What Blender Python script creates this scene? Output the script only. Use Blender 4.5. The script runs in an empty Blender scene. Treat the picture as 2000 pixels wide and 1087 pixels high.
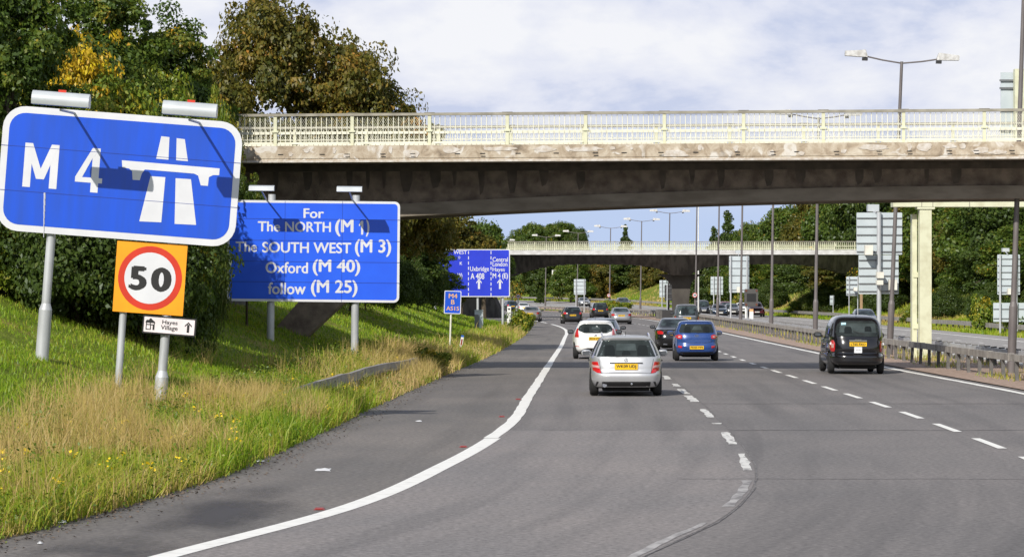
import bpy, bmesh, math, random
import numpy as np
from mathutils import Vector, Matrix

# ------------------------------------------------------------------ camera, sky, sun, exposure
SC = bpy.context.scene
COL = SC.collection
R = math.radians
CAMH = 2.44                      # eye height above the road
FPX = 6000.0                     # focal length in photo pixels (2000 wide)
HOR = 577.0                      # horizon row in the photo

cam_data = bpy.data.cameras.new("camera")
cam_data.sensor_width = 36.0
cam_data.lens = 108.0
cam_data.shift_y = 0.01675
cam_data.clip_start = 0.5
cam_data.clip_end = 20000
cam = bpy.data.objects.new("camera", cam_data)
COL.objects.link(cam)
cam.location = (0, 0, CAMH)
cam.rotation_euler = (R(90), 0, 0)
SC.camera = cam

SUN_EL, SUN_AZ = 35.0, 27.0      # azimuth: degrees left of straight behind the camera
sun_data = bpy.data.lights.new("sun", 'SUN')
sun_data.energy = 4.4
sun_data.angle = R(0.5)
sun_data.color = (1.0, 0.945, 0.85)
sun = bpy.data.objects.new("sun", sun_data)
COL.objects.link(sun)
ce = math.cos(R(SUN_EL))
SUN_DIR = Vector((math.sin(R(SUN_AZ)) * ce, math.cos(R(SUN_AZ)) * ce, -math.sin(R(SUN_EL))))
sun.rotation_euler = SUN_DIR.to_track_quat('-Z', 'Y').to_euler()

world = bpy.data.worlds.new("World")
SC.world = world
world.use_nodes = True
nt = world.node_tree
nt.nodes.clear()
wo = nt.nodes.new('ShaderNodeOutputWorld')
bg_sky = nt.nodes.new('ShaderNodeBackground')
sky = nt.nodes.new('ShaderNodeTexSky')
sky.sky_type = 'NISHITA'
sky.sun_disc = False
sky.sun_elevation = R(SUN_EL)
sky.sun_rotation = R(180 + SUN_AZ)
sky.air_density = 1.0
sky.dust_density = 0.4
bg_sky.inputs[1].default_value = 0.09
nt.links.new(sky.outputs[0], bg_sky.inputs[0])
tc = nt.nodes.new('ShaderNodeTexCoord')
mp = nt.nodes.new('ShaderNodeMapping')
mp.inputs['Scale'].default_value = (1.0, 1.0, 2.1)
mp.inputs['Location'].default_value = (0.37, 0.0, 0.115)
nt.links.new(tc.outputs['Generated'], mp.inputs['Vector'])
n1 = nt.nodes.new('ShaderNodeTexNoise')
n1.inputs['Scale'].default_value = 15.0
n1.inputs['Detail'].default_value = 7.0
n1.inputs['Roughness'].default_value = 0.56
n1.inputs['Distortion'].default_value = 0.15
nt.links.new(mp.outputs[0], n1.inputs['Vector'])
# cloud colour: grey-blue hollows to bright tops
r1 = nt.nodes.new('ShaderNodeValToRGB')
r1.color_ramp.elements[0].position = 0.40
r1.color_ramp.elements[0].color = (0.58, 0.64, 0.82, 1)
r1.color_ramp.elements[1].position = 0.61
r1.color_ramp.elements[1].color = (0.90, 0.91, 0.95, 1)
e = r1.color_ramp.elements.new(0.48)
e.color = (0.755, 0.785, 0.90, 1)
nt.links.new(n1.outputs['Fac'], r1.inputs[0])
# lower sky: clear blue gap below the cloud deck
sep = nt.nodes.new('ShaderNodeSeparateXYZ')
nt.links.new(tc.outputs['Generated'], sep.inputs[0])
n2 = nt.nodes.new('ShaderNodeTexNoise')
n2.inputs['Scale'].default_value = 9.0
n2.inputs['Detail'].default_value = 3.0
nt.links.new(mp.outputs[0], n2.inputs['Vector'])
ma = nt.nodes.new('ShaderNodeMath')
ma.operation = 'MULTIPLY_ADD'
ma.inputs[1].default_value = 0.05
nt.links.new(n2.outputs['Fac'], ma.inputs[0])
nt.links.new(sep.outputs[2], ma.inputs[2])
mr = nt.nodes.new('ShaderNodeMapRange')
mr.interpolation_type = 'SMOOTHSTEP'
mr.inputs['From Min'].default_value = 0.046
mr.inputs['From Max'].default_value = 0.082
nt.links.new(ma.outputs[0], mr.inputs['Value'])
gap = nt.nodes.new('ShaderNodeMix')
gap.data_type = 'RGBA'
gap.inputs['A'].default_value = (0.51, 0.625, 0.865, 1)
nt.links.new(mr.outputs[0], gap.inputs['Factor'])
nt.links.new(r1.outputs[0], gap.inputs['B'])
bg_cloud = nt.nodes.new('ShaderNodeBackground')
bg_cloud.inputs[1].default_value = 0.93
nt.links.new(gap.outputs['Result'], bg_cloud.inputs[0])
# broken cloud: dense low down, open blue overhead
mr2 = nt.nodes.new('ShaderNodeMapRange')
mr2.inputs['From Min'].default_value = 0.12
mr2.inputs['From Max'].default_value = 0.75
mr2.inputs['To Min'].default_value = 1.0
mr2.inputs['To Max'].default_value = 0.30
nt.links.new(sep.outputs[2], mr2.inputs['Value'])
mixs = nt.nodes.new('ShaderNodeMixShader')
nt.links.new(mr2.outputs[0], mixs.inputs[0])
nt.links.new(bg_sky.outputs[0], mixs.inputs[1])
nt.links.new(bg_cloud.outputs[0], mixs.inputs[2])
nt.links.new(mixs.outputs[0], wo.inputs['Surface'])

SC.view_settings.view_transform = 'Standard'
SC.view_settings.look = 'None'
SC.view_settings.exposure = 0.12
SC.view_settings.gamma = 1.0
SC.cycles.max_bounces = 6
SC.cycles.transparent_max_bounces = 12

# ------------------------------------------------------------------ helpers
def at(px, py, Y):
    """world point seen at photo pixel (px, py) at distance Y"""
    return Vector(((px - 1000.0) * Y / FPX, Y, CAMH + (HOR - py) * Y / FPX))

def tag(o, label=None, cat=None, group=None, kind=None):
    if label: o["label"] = label
    if cat: o["category"] = cat
    if group: o["group"] = group
    if kind: o["kind"] = kind
    return o

def empty(name, loc=(0, 0, 0), rot=(0, 0, 0)):
    o = bpy.data.objects.new(name, None)
    COL.objects.link(o)
    o.location = loc
    o.rotation_euler = rot
    o.empty_display_size = 0.3
    return o

def thing(name, label, cat, loc=(0, 0, 0), rot=(0, 0, 0), group=None):
    return tag(empty(name, loc, rot), label, cat, group)

def link(name, me, mat=None, parent=None):
    o = bpy.data.objects.new(name, me)
    COL.objects.link(o)
    if mat is not None:
        if isinstance(mat, (list, tuple)):
            for m in mat: me.materials.append(m)
        else:
            me.materials.append(mat)
    if parent is not None: o.parent = parent
    return o

def copy_tree(o, parent=None):
    c = o.copy()
    COL.objects.link(c)
    c.parent = parent
    for ch in list(o.children):
        copy_tree(ch, c)
    return c

class MB:
    def __init__(self):
        self.v = []; self.f = []
    def add(self, vs, fs):
        n = len(self.v)
        self.v += [tuple(p) for p in vs]
        self.f += [tuple(n + i for i in q) for q in fs]
        return self
    def box(self, x0, x1, y0, y1, z0, z1):
        vs = [(x0,y0,z0),(x1,y0,z0),(x1,y1,z0),(x0,y1,z0),(x0,y0,z1),(x1,y0,z1),(x1,y1,z1),(x0,y1,z1)]
        return self.add(vs, [(0,3,2,1),(4,5,6,7),(0,1,5,4),(1,2,6,5),(2,3,7,6),(3,0,4,7)])
    def obox(self, c, d, half_w, half_h, half_l):
        """box along direction d centred at c: half_l along d, half_w sideways, half_h up-ish"""
        d = Vector(d).normalized()
        s = d.cross(Vector((0, 0, 1)))
        s = s.normalized() if s.length > 1e-4 else Vector((1, 0, 0))
        u = s.cross(d)
        c = Vector(c)
        vs = []
        for k in (-1, 1):
            for (a, b) in ((-1,-1),(1,-1),(1,1),(-1,1)):
                vs.append(c + d*half_l*k + s*half_w*a + u*half_h*b)
        return self.add(vs, [(0,1,2,3),(7,6,5,4),(0,4,5,1),(1,5,6,2),(2,6,7,3),(3,7,4,0)])
    def tube(self, p0, p1, r0, r1=None, n=10, cap=True):
        r1 = r0 if r1 is None else r1
        p0 = Vector(p0); p1 = Vector(p1)
        d = (p1 - p0).normalized()
        s = d.cross(Vector((0, 0, 1)))
        s = s.normalized() if s.length > 1e-4 else Vector((1, 0, 0))
        u = s.cross(d)
        vs = []
        for (p, r) in ((p0, r0), (p1, r1)):
            for k in range(n):
                a = 2*math.pi*k/n
                vs.append(p + s*math.cos(a)*r + u*math.sin(a)*r)
        fs = [(k, (k+1) % n, n + (k+1) % n, n + k) for k in range(n)]
        if cap:
            fs.append(tuple(range(n-1, -1, -1))); fs.append(tuple(range(n, 2*n)))
        return self.add(vs, fs)
    def prism(self, poly, y0, y1):
        """poly: list of (x, z), counter-clockwise seen from -y; solid from y0 (front) to y1"""
        n = len(poly)
        vs = [(x, y0, z) for x, z in poly] + [(x, y1, z) for x, z in poly]
        fs = [tuple(range(n)), tuple(range(2*n-1, n-1, -1))]
        for k in range(n):
            j = (k+1) % n
            fs.append((k, n+k, n+j, j))
        return self.add(vs, fs)
    def mesh(self, name):
        me = bpy.data.meshes.new(name)
        me.from_pydata(self.v, [], self.f)
        me.validate()
        bm = bmesh.new(); bm.from_mesh(me)
        bmesh.ops.recalc_face_normals(bm, faces=bm.faces[:])
        bm.to_mesh(me); bm.free()
        return me
    def build(self, name, mat, parent=None, smooth=False):
        me = self.mesh(name)
        if smooth: smooth_by_angle(me)
        return link(name, me, mat, parent)

def smooth_by_angle(me, ang=0.75):
    bm = bmesh.new(); bm.from_mesh(me)
    for f in bm.faces: f.smooth = True
    for ed in bm.edges:
        ed.smooth = not (len(ed.link_faces) == 2 and ed.calc_face_angle(0) > ang)
    bm.to_mesh(me); bm.free()

def np_mesh(name, verts, faces_n, idx, smooth=False):
    """verts Nx3, all faces with faces_n corners, idx flat"""
    me = bpy.data.meshes.new(name)
    verts = np.asarray(verts, dtype=np.float32)
    idx = np.asarray(idx, dtype=np.int32).ravel()
    nf = len(idx)//faces_n
    me.vertices.add(len(verts)); me.vertices.foreach_set('co', verts.ravel())
    me.loops.add(len(idx)); me.loops.foreach_set('vertex_index', idx)
    me.polygons.add(nf)
    me.polygons.foreach_set('loop_start', np.arange(0, nf*faces_n, faces_n, dtype=np.int32))
    me.polygons.foreach_set('loop_total', np.full(nf, faces_n, dtype=np.int32))
    if smooth: me.polygons.foreach_set('use_smooth', np.ones(nf, dtype=bool))
    me.update(calc_edges=True)
    return me

def set_tint(me, vals):
    at_ = me.attributes.new('tint', 'FLOAT', 'POINT')
    at_.data.foreach_set('value', np.asarray(vals, dtype=np.float32))

def rr_poly(w, h, r, n=6):
    """rounded rectangle outline (x,z), ccw seen from -y, centred"""
    pts = []
    for (cx, cz, a0) in ((w/2-r, -h/2+r, -90), (w/2-r, h/2-r, 0), (-w/2+r, h/2-r, 90), (-w/2+r, -h/2+r, 180)):
        for k in range(n+1):
            a = R(a0 + 90*k/n)
            pts.append((cx + r*math.cos(a), cz + r*math.sin(a)))
    return pts

def circ_poly(r, n=40, cx=0, cz=0):
    return [(cx + r*math.cos(2*math.pi*k/n), cz + r*math.sin(2*math.pi*k/n)) for k in range(n)]

def vnoise(x, y, seed=0):
    """smooth value noise on arrays"""
    x = np.asarray(x, dtype=float); y = np.asarray(y, dtype=float)
    xi = np.floor(x).astype(np.int64); yi = np.floor(y).astype(np.int64)
    fx = x - xi; fy = y - yi
    fx = fx*fx*(3-2*fx); fy = fy*fy*(3-2*fy)
    def h(a, b):
        n = (a*374761393 + b*668265263 + seed*982451653) & 0x7fffffff
        n = ((n ^ (n >> 13))*1274126177) & 0x7fffffff
        return ((n ^ (n >> 16)) & 0xffff)/65535.0
    return (h(xi,yi)*(1-fx)+h(xi+1,yi)*fx)*(1-fy) + (h(xi,yi+1)*(1-fx)+h(xi+1,yi+1)*fx)*fy

# ------------------------------------------------------------------ materials
def mat_base(name):
    m = bpy.data.materials.new(name)
    m.use_nodes = True
    n = m.node_tree
    b = n.nodes.get('Principled BSDF')
    return m, n, b

def M(name, col, rough=0.6, metal=0.0, col2=None, scale=3.0, lo=0.35, hi=0.65, bump=0.0, bscale=60.0, coat=0.0, spec=0.5, stretch=None, detail=6):
    """principled material with procedural two-tone variation and optional bump"""
    m, n, b = mat_base(name)
    b.inputs['Roughness'].default_value = rough
    b.inputs['Metallic'].default_value = metal
    b.inputs['Coat Weight'].default_value = coat
    b.inputs['Coat Roughness'].default_value = 0.06
    b.inputs['Specular IOR Level'].default_value = spec
    col = tuple(col) + (1,)
    if col2 is None:
        col2 = tuple(c*0.86 for c in col[:3])
    col2 = tuple(col2) + (1,)
    tcn = n.nodes.new('ShaderNodeTexCoord')
    src = tcn.outputs['Object']
    if stretch:
        mpn = n.nodes.new('ShaderNodeMapping')
        mpn.inputs['Scale'].default_value = stretch
        n.links.new(src, mpn.inputs[0]); src = mpn.outputs[0]
    nz = n.nodes.new('ShaderNodeTexNoise')
    nz.inputs['Scale'].default_value = scale
    nz.inputs['Detail'].default_value = detail
    n.links.new(src, nz.inputs['Vector'])
    rp = n.nodes.new('ShaderNodeValToRGB')
    rp.color_ramp.elements[0].position = lo; rp.color_ramp.elements[0].color = col2
    rp.color_ramp.elements[1].position = hi; rp.color_ramp.elements[1].color = col
    n.links.new(nz.outputs['Fac'], rp.inputs[0])
    n.links.new(rp.outputs[0], b.inputs['Base Color'])
    if bump > 0:
        nb = n.nodes.new('ShaderNodeTexNoise')
        nb.inputs['Scale'].default_value = bscale
        nb.inputs['Detail'].default_value = 4
        n.links.new(src, nb.inputs['Vector'])
        bp = n.nodes.new('ShaderNodeBump')
        bp.inputs['Strength'].default_value = bump
        bp.inputs['Distance'].default_value = 0.02
        n.links.new(nb.outputs['Fac'], bp.inputs['Height'])
        n.links.new(bp.outputs[0], b.inputs['Normal'])
    return m

def M_leaf(name, stops, trans=0.35):
    """leaf material: hue from the per-leaf 'tint' attribute through a ramp"""
    m, n, b = mat_base(name)
    n.nodes.remove(b)
    out = n.nodes.get('Material Output')
    atn = n.nodes.new('ShaderNodeAttribute'); atn.attribute_name = 'tint'
    rp = n.nodes.new('ShaderNodeValToRGB')
    els = rp.color_ramp.elements
    els[0].position = stops[0][0]; els[0].color = tuple(stops[0][1]) + (1,)
    els[1].position = stops[-1][0]; els[1].color = tuple(stops[-1][1]) + (1,)
    for p, c in stops[1:-1]:
        e = els.new(p); e.color = tuple(c) + (1,)
    n.links.new(atn.outputs['Fac'], rp.inputs[0])
    di = n.nodes.new('ShaderNodeBsdfDiffuse')
    tr = n.nodes.new('ShaderNodeBsdfTranslucent')
    gl = n.nodes.new('ShaderNodeBsdfGlossy'); gl.inputs['Roughness'].default_value = 0.45
    gl.inputs['Color'].default_value = (0.9, 0.95, 1, 1)
    n.links.new(rp.outputs[0], di.inputs[0]); n.links.new(rp.outputs[0], tr.inputs[0])
    mx = n.nodes.new('ShaderNodeMixShader'); mx.inputs[0].default_value = trans
    n.links.new(di.outputs[0], mx.inputs[1]); n.links.new(tr.outputs[0], mx.inputs[2])
    mx2 = n.nodes.new('ShaderNodeMixShader'); mx2.inputs[0].default_value = 0.02
    n.links.new(mx.outputs[0], mx2.inputs[1]); n.links.new(gl.outputs[0], mx2.inputs[2])
    n.links.new(mx2.outputs[0], out.inputs['Surface'])
    return m

def M_asphalt(name, base, warm, dark, streak=0.5):
    """weathered asphalt: aggregate speckle, lane-long wear streaks from the UV, broad patches"""
    m, n, b = mat_base(name)
    b.inputs['Roughness'].default_value = 0.82
    b.inputs['Specular IOR Level'].default_value = 0.35
    tcn = n.nodes.new('ShaderNodeTexCoord')
    fine = n.nodes.new('ShaderNodeTexNoise'); fine.inputs['Scale'].default_value = 13; fine.inputs['Detail'].default_value = 6; fine.inputs['Roughness'].default_value = 0.75
    n.links.new(tcn.outputs['Object'], fine.inputs['Vector'])
    mp1 = n.nodes.new('ShaderNodeMapping'); mp1.inputs['Scale'].default_value = (1.0, 0.03, 1)
    n.links.new(tcn.outputs['UV'], mp1.inputs[0])
    st = n.nodes.new('ShaderNodeTexNoise'); st.inputs['Scale'].default_value = 1.6; st.inputs['Detail'].default_value = 4
    n.links.new(mp1.outputs[0], st.inputs['Vector'])
    mp2 = n.nodes.new('ShaderNodeMapping'); mp2.inputs['Scale'].default_value = (0.30, 0.13, 1)
    n.links.new(tcn.outputs['UV'], mp2.inputs[0])
    br = n.nodes.new('ShaderNodeTexNoise'); br.inputs['Scale'].default_value = 1.0; br.inputs['Detail'].default_value = 7; br.inputs['Roughness'].default_value = 0.6
    n.links.new(mp2.outputs[0], br.inputs['Vector'])
    ra = n.nodes.new('ShaderNodeValToRGB')
    ra.color_ramp.elements[0].position = 0.33; ra.color_ramp.elements[0].color = tuple(base) + (1,)
    ra.color_ramp.elements[1].position = 0.68; ra.color_ramp.elements[1].color = tuple(warm) + (1,)
    n.links.new(br.outputs['Fac'], ra.inputs[0])
    m1 = n.nodes.new('ShaderNodeMix'); m1.data_type = 'RGBA'
    n.links.new(ra.outputs[0], m1.inputs['A']); m1.inputs['B'].default_value = tuple(dark) + (1,)
    mrs = n.nodes.new('ShaderNodeMapRange'); mrs.inputs['From Min'].default_value = 0.48; mrs.inputs['From Max'].default_value = 0.75; mrs.inputs['To Max'].default_value = streak
    n.links.new(st.outputs['Fac'], mrs.inputs['Value']); n.links.new(mrs.outputs[0], m1.inputs['Factor'])
    m2 = n.nodes.new('ShaderNodeMix'); m2.data_type = 'RGBA'; m2.blend_type = 'MULTIPLY'
    m2.inputs['Factor'].default_value = 1.0
    rf = n.nodes.new('ShaderNodeValToRGB')
    rf.color_ramp.elements[0].position = 0.30; rf.color_ramp.elements[0].color = (0.45, 0.45, 0.45, 1)
    rf.color_ramp.elements[1].position = 0.70; rf.color_ramp.elements[1].color = (1.55, 1.53, 1.50, 1)
    n.links.new(fine.outputs['Fac'], rf.inputs[0])
    n.links.new(m1.outputs['Result'], m2.inputs['A']); n.links.new(rf.outputs[0], m2.inputs['B'])
    n.links.new(m2.outputs['Result'], b.inputs['Base Color'])
    bp = n.nodes.new('ShaderNodeBump'); bp.inputs['Strength'].default_value = 0.25; bp.inputs['Distance'].default_value = 0.01
    n.links.new(fine.outputs['Fac'], bp.inputs['Height']); n.links.new(bp.outputs[0], b.inputs['Normal'])
    return m

MT = {}
MT['asphalt'] = M_asphalt('asphalt', (0.146,0.139,0.139), (0.196,0.181,0.176), (0.106,0.101,0.102), 0.75)
MT['asphalt_light'] = M_asphalt('resurfaced_asphalt', (0.175,0.167,0.168), (0.235,0.214,0.207), (0.135,0.128,0.128), 0.8)
MT['shoulder'] = M_asphalt('shoulder_asphalt', (0.130,0.123,0.118), (0.185,0.168,0.155), (0.092,0.086,0.082), 0.6)
MT['opp'] = M_asphalt('opposite_asphalt', (0.27,0.26,0.255), (0.32,0.308,0.298), (0.21,0.202,0.197), 0.5)
MT['tar'] = M('tar_joint', (0.09,0.085,0.085), 0.8, col2=(0.19,0.18,0.18), scale=3, lo=0.4, hi=0.6)
MT['paint'] = M('road_paint', (0.80,0.79,0.75), 0.6, col2=(0.66,0.65,0.61), scale=5, bump=0.2, lo=0.3, hi=0.5)
MT['cream_paint'] = M('cream_paint', (0.62,0.63,0.46), 0.55, col2=(0.50,0.49,0.34), scale=2.6, lo=0.30, hi=0.55)
MT['white_metal'] = M('white_painted_metal', (0.78,0.78,0.76), 0.45, col2=(0.68,0.68,0.66))
MT['steel'] = M('galvanised_steel', (0.52,0.54,0.57), 0.5, 0.25, col2=(0.40,0.415,0.43), scale=4, stretch=(1,1,0.3))
MT['guard'] = M('weathered_guard_steel', (0.36,0.34,0.31), 0.65, 0.15, col2=(0.23,0.21,0.19), scale=2.2)
MT['guard_post'] = M('guard_post_steel', (0.17,0.165,0.16), 0.7, 0.1, col2=(0.10,0.095,0.09), scale=3)
MT['column'] = M('lamp_column_paint', (0.165,0.15,0.148), 0.55, 0.1, col2=(0.115,0.10,0.10), scale=2, stretch=(2,2,0.5))
MT['lantern'] = M('lantern_white', (0.56,0.56,0.55), 0.45, col2=(0.38,0.37,0.35), scale=6)
MT['dark_plastic'] = M('dark_plastic', (0.03,0.03,0.032), 0.5)
MT['blue_sign'] = M('blue_sign_face', (0.009,0.080,0.62), 0.32, col2=(0.014,0.075,0.50), scale=2.2, stretch=(2.2,1,0.25))
MT['blue_sign3'] = M('clean_blue_face', (0.020,0.115,0.80), 0.32, col2=(0.018,0.10,0.74), scale=1.2)
MT['blue_sign2'] = M('blue_gantry_face', (0.022,0.045,0.58), 0.35, col2=(0.02,0.04,0.52), scale=1.2)
MT['sign_white'] = M('reflective_white', (0.66,0.67,0.71), 0.35, col2=(0.60,0.61,0.65), scale=2)
MT['orange'] = M('orange_backing', (0.87,0.35,0.005), 0.4, col2=(0.82,0.31,0.004), scale=2)
MT['red_sign'] = M('red_ring', (0.60,0.035,0.012), 0.4)
MT['black'] = M('matt_black', (0.012,0.012,0.013), 0.5)
MT['pink_white'] = M('pale_sign_face', (0.80,0.73,0.75), 0.4)
MT['sign_back'] = M('sign_back_grey', (0.52,0.58,0.61), 0.55, 0.1, col2=(0.44,0.50,0.53), scale=1.0)
MT['rail_grey'] = M('sign_back_rail', (0.17,0.18,0.19), 0.5, 0.2)
MT['seam'] = M('panel_seam', (0.01,0.04,0.30), 0.5)
MT['lamp_hood'] = M('lamp_hood_grey', (0.52,0.555,0.58), 0.4, 0.1, col2=(0.46,0.49,0.515))
MT['amber_text'] = M('worn_orange_letters', (0.72,0.45,0.22), 0.5, col2=(0.62,0.30,0.12), scale=20)
MT['ivory_box'] = M('ivory_enclosure', (0.74,0.72,0.64), 0.5)
MT['red_reflect'] = M('red_reflector', (0.30,0.03,0.025), 0.3)
MT['marker_blue'] = M('marker_blue', (0.03,0.12,0.5), 0.4)
MT['soil'] = M('soil_gravel', (0.42,0.31,0.25), 0.9, col2=(0.24,0.17,0.13), scale=7, bump=0.6, bscale=30)
MT['bark'] = M('bark', (0.11,0.085,0.06), 0.9, col2=(0.06,0.045,0.033), scale=6, bump=0.6, bscale=15, stretch=(3,3,0.6))
MT['litter'] = M('white_litter', (0.72,0.72,0.72), 0.6)
MT['litter_blue'] = M('blue_litter', (0.10,0.13,0.50), 0.5)
# ------------------------------------------------------------------ road alignment (metres; Y runs away from the viewer)
def spline(xs, ys):
    xs = np.array(xs, float); ys = np.array(ys, float)
    h = np.diff(xs); d = np.diff(ys)/h
    m = np.zeros(len(xs))
    m[1:-1] = (d[:-1]*h[1:] + d[1:]*h[:-1])/(h[:-1]+h[1:])
    m[0] = d[0]; m[-1] = d[-1]
    def f(x):
        x = np.clip(np.asarray(x, float), xs[0], xs[-1])
        i = np.clip(np.searchsorted(xs, x) - 1, 0, len(xs)-2)
        t = (x - xs[i])/h[i]
        return ((2*t**3-3*t**2+1)*ys[i] + (t**3-2*t**2+t)*h[i]*m[i] + (-2*t**3+3*t**2)*ys[i+1] + (t**3-t**2)*h[i]*m[i+1])
    return f

XL = spline([-60,0,20,30.6,40.3,51.7,70.4,95.7,124,165,206,240,293,350,430,500,600,800,1200,3000],
            [-30,-12,-7,-5.1,-3.95,-3.45,-2.85,-1.91,-0.83,0.3,1.05,0.6,-1.4,-4.0,-9.5,-19,-37,-84,-225,-900])
LE = spline([-60,0,15,28.7,34.6,44.6,55.7,75,92.7,124,150,176,200,220,244,266,293,350,430,500,600,800,1200,3000],
            [-27,-9.5,-5.8,-3.25,-2.02,-0.93,-0.139,0.46,0.93,1.76,2.45,3.05,3.6,3.85,3.75,3.3,2.5,-0.3,-5.0,-13,-30,-75,-216,-890])
ML = spline([-60,0,15,29.4,33.4,40,44,48,53.6,64,80,92.7,124,176,215,244,293,350,430,500,600,800,1200,3000],
            [-24,-6,-1.9,1.27,2.14,3.05,3.36,3.55,3.75,4.05,4.4,4.63,5.35,6.7,7.4,7.4,6.2,3.6,-1.2,-9,-26,-71,-212,-886])
RL = spline([-60,0,20,46.3,53.6,61,82.8,104.6,129.6,176,215,244,293,350,430,500,600,800,1200,3000],
            [-18,0,5.2,7.72,7.95,8.12,8.36,8.56,8.95,10.1,10.9,11.0,9.9,7.4,2.6,-5.2,-22,-67,-208,-882])
RE = spline([-60,0,30,60,76.6,101,129.6,187.5,232,287,322,355,395,435,469,500,560,640,800,1200,3000],
            [-10,5,11,12.5,12.72,12.68,12.95,13.6,14.1,13.9,13.6,12.8,11.4,8.6,5.0,0.4,-10,-27,-69,-212,-884])
XC = spline([-60,0,30,60,96,125,165,201,237,276,322,355,395,435,469,500,560,640,800,1200,3000],
            [-7,8,13.6,15.1,15.5,15.7,16.3,16.9,17.4,17.9,18.1,17.6,16.2,13.5,9.9,5.4,-5,-22,-64,-207,-878])

RAMP = spline([-60,0,300,400,460,500,600,800,1200,3000],[0,0,0,0.12,0.45,0.8,1.2,1.6,2.0,2.0])
def opp_z(Y, off):
    r = RAMP(Y)
    return r*(0.75 + 0.04*np.clip(off, 0, 18))*np.clip((np.asarray(off, float)-0.8)/1.2, 0, 1)

L_D = [0,0.3,1.0,2.3,3.3,4.5,5.5,7,9,12,16,22,40,600]
L_Z = [0,0.03,0.14,0.36,0.52,0.95,1.38,2.0,2.8,3.9,5.2,6.0,6.6,6.6]
R_O = [13.2,14,16,18,20,24,30,40,60,600]
R_Z = [0.0,0.04,0.15,0.5,1.3,3.2,5.6,8.2,9.5,9.5]
def verge_left(Y, d):
    Y = np.asarray(Y, float); d = np.asarray(d, float)
    z = np.interp(d, L_D, L_Z)
    f = np.interp(Y, [0,45,60,88,120,200,400,600], [0.8,0.85,0.85,1.0,0.95,0.85,0.9,1.0])
    b = np.interp(Y, [60,80,95,130,180],[0,0.34,0.34,0.1,0])
    z = z*f + b*np.exp(-((d-2.4)/1.1)**2)
    w = np.clip(d/1.5, 0, 1)
    X = XL(Y) - d
    return z + w*(0.14*(vnoise(X*0.6, Y*0.35, 3)-0.5) + 0.10*(vnoise(X*1.7, Y*1.1, 5)-0.5))
def verge_right(Y, off):
    off = np.asarray(off, float); Y = np.asarray(Y, float)
    z = np.interp(off, R_O, R_Z) + opp_z(Y, np.minimum(off, 13.2))
    X = XC(Y) + off
    return z + np.clip((off-14)/2, 0, 1)*0.3*(vnoise(X*0.3, Y*0.1, 9)-0.5)
def ground_z(X, Y):
    d = float(XL(Y)) - X
    if d > 0: return float(verge_left(Y, d))
    off = X - float(XC(Y))
    if off > 13.2: return float(verge_right(Y, off))
    return float(opp_z(Y, off))
def on_ground(px, py, Y0=25.0, Y1=900.0):
    """first ground point along the sight line of a photo pixel"""
    Y = Y0
    while Y < Y1:
        p = at(px, py, Y)
        if p.z <= ground_z(p.x, Y): return Vector((p.x, Y, ground_z(p.x, Y)))
        Y += 0.25
    return at(px, py, Y1)

YS = np.concatenate([np.arange(-60, 20, 8), np.arange(20, 130, 1.0), np.arange(130, 320, 3.0), np.arange(320, 640, 8.0), np.arange(640, 1300, 40), np.arange(1300, 3001, 340)])

def strip_mesh(name, xl, xr, z, ys=YS, ncol=2, zf=None):
    """sheet between two alignments with UV = (metres across, metres along)"""
    n = len(ys)
    vs = []
    a = xl(ys); b = xr(ys)
    for k in range(ncol):
        t = k/(ncol-1)
        X = a*(1-t) + b*t
        Z = np.full(n, z) if zf is None else zf(ys, X) + z
        vs.append(np.stack([X, ys, Z], 1))
    V = np.concatenate(vs)
    idx = []
    for k in range(ncol-1):
        for i in range(n-1):
            p = k*n + i; q = (k+1)*n + i
            idx += [p, q, q+1, p+1]
    me = np_mesh(name, V, 4, idx)
    uv = me.uv_layers.new(name='UVMap')
    li = np.array(idx)
    ref = LE(V[:,1])
    U = np.stack([V[li,0]-ref[li], V[li,1]], 1).astype(np.float32)
    uv.data.foreach_set('uv', U.ravel())
    return me

# ground: one sheet to the horizon
Lcols = [900,500,250,120,70,45,32,26,22,19,16.5,14.5,13,11.5,10,9,8,7.2,6.5,6,5.5,5,4.5,4,3.6,3.2,2.8,2.4,2,1.6,1.3,1,0.7,0.45,0.25,0.1,0]
Rcols = [13.2,13.6,14,15,16,17,18,19,20,22,24,27,30,34,40,48,60,90,150,300,700,1500]
rows = []
for d in Lcols:
    rows.append(np.stack([XL(YS)-d, YS, verge_left(YS, np.full(len(YS), d)) - (0.012 if d < 0.2 else 0)], 1))
for t in np.linspace(0.02, 1, 14):
    X = XL(YS)*(1-t) + (XC(YS)+13.0)*t
    rows.append(np.stack([X, YS, opp_z(YS, X-XC(YS)) - 0.07], 1))
for o_ in Rcols:
    rows.append(np.stack([XC(YS)+o_, YS, verge_right(YS, np.full(len(YS), o_)) - (0.02 if o_ < 13.5 else 0)], 1))
V = np.concatenate(rows); n = len(YS)
idx = []
for k in range(len(rows)-1):
    for i in range(n-1):
        p = k*n+i; q = p+n
        idx += [p, q, q+1, p+1]
gm = np_mesh('ground', V, 4, idx, smooth=True)

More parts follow.
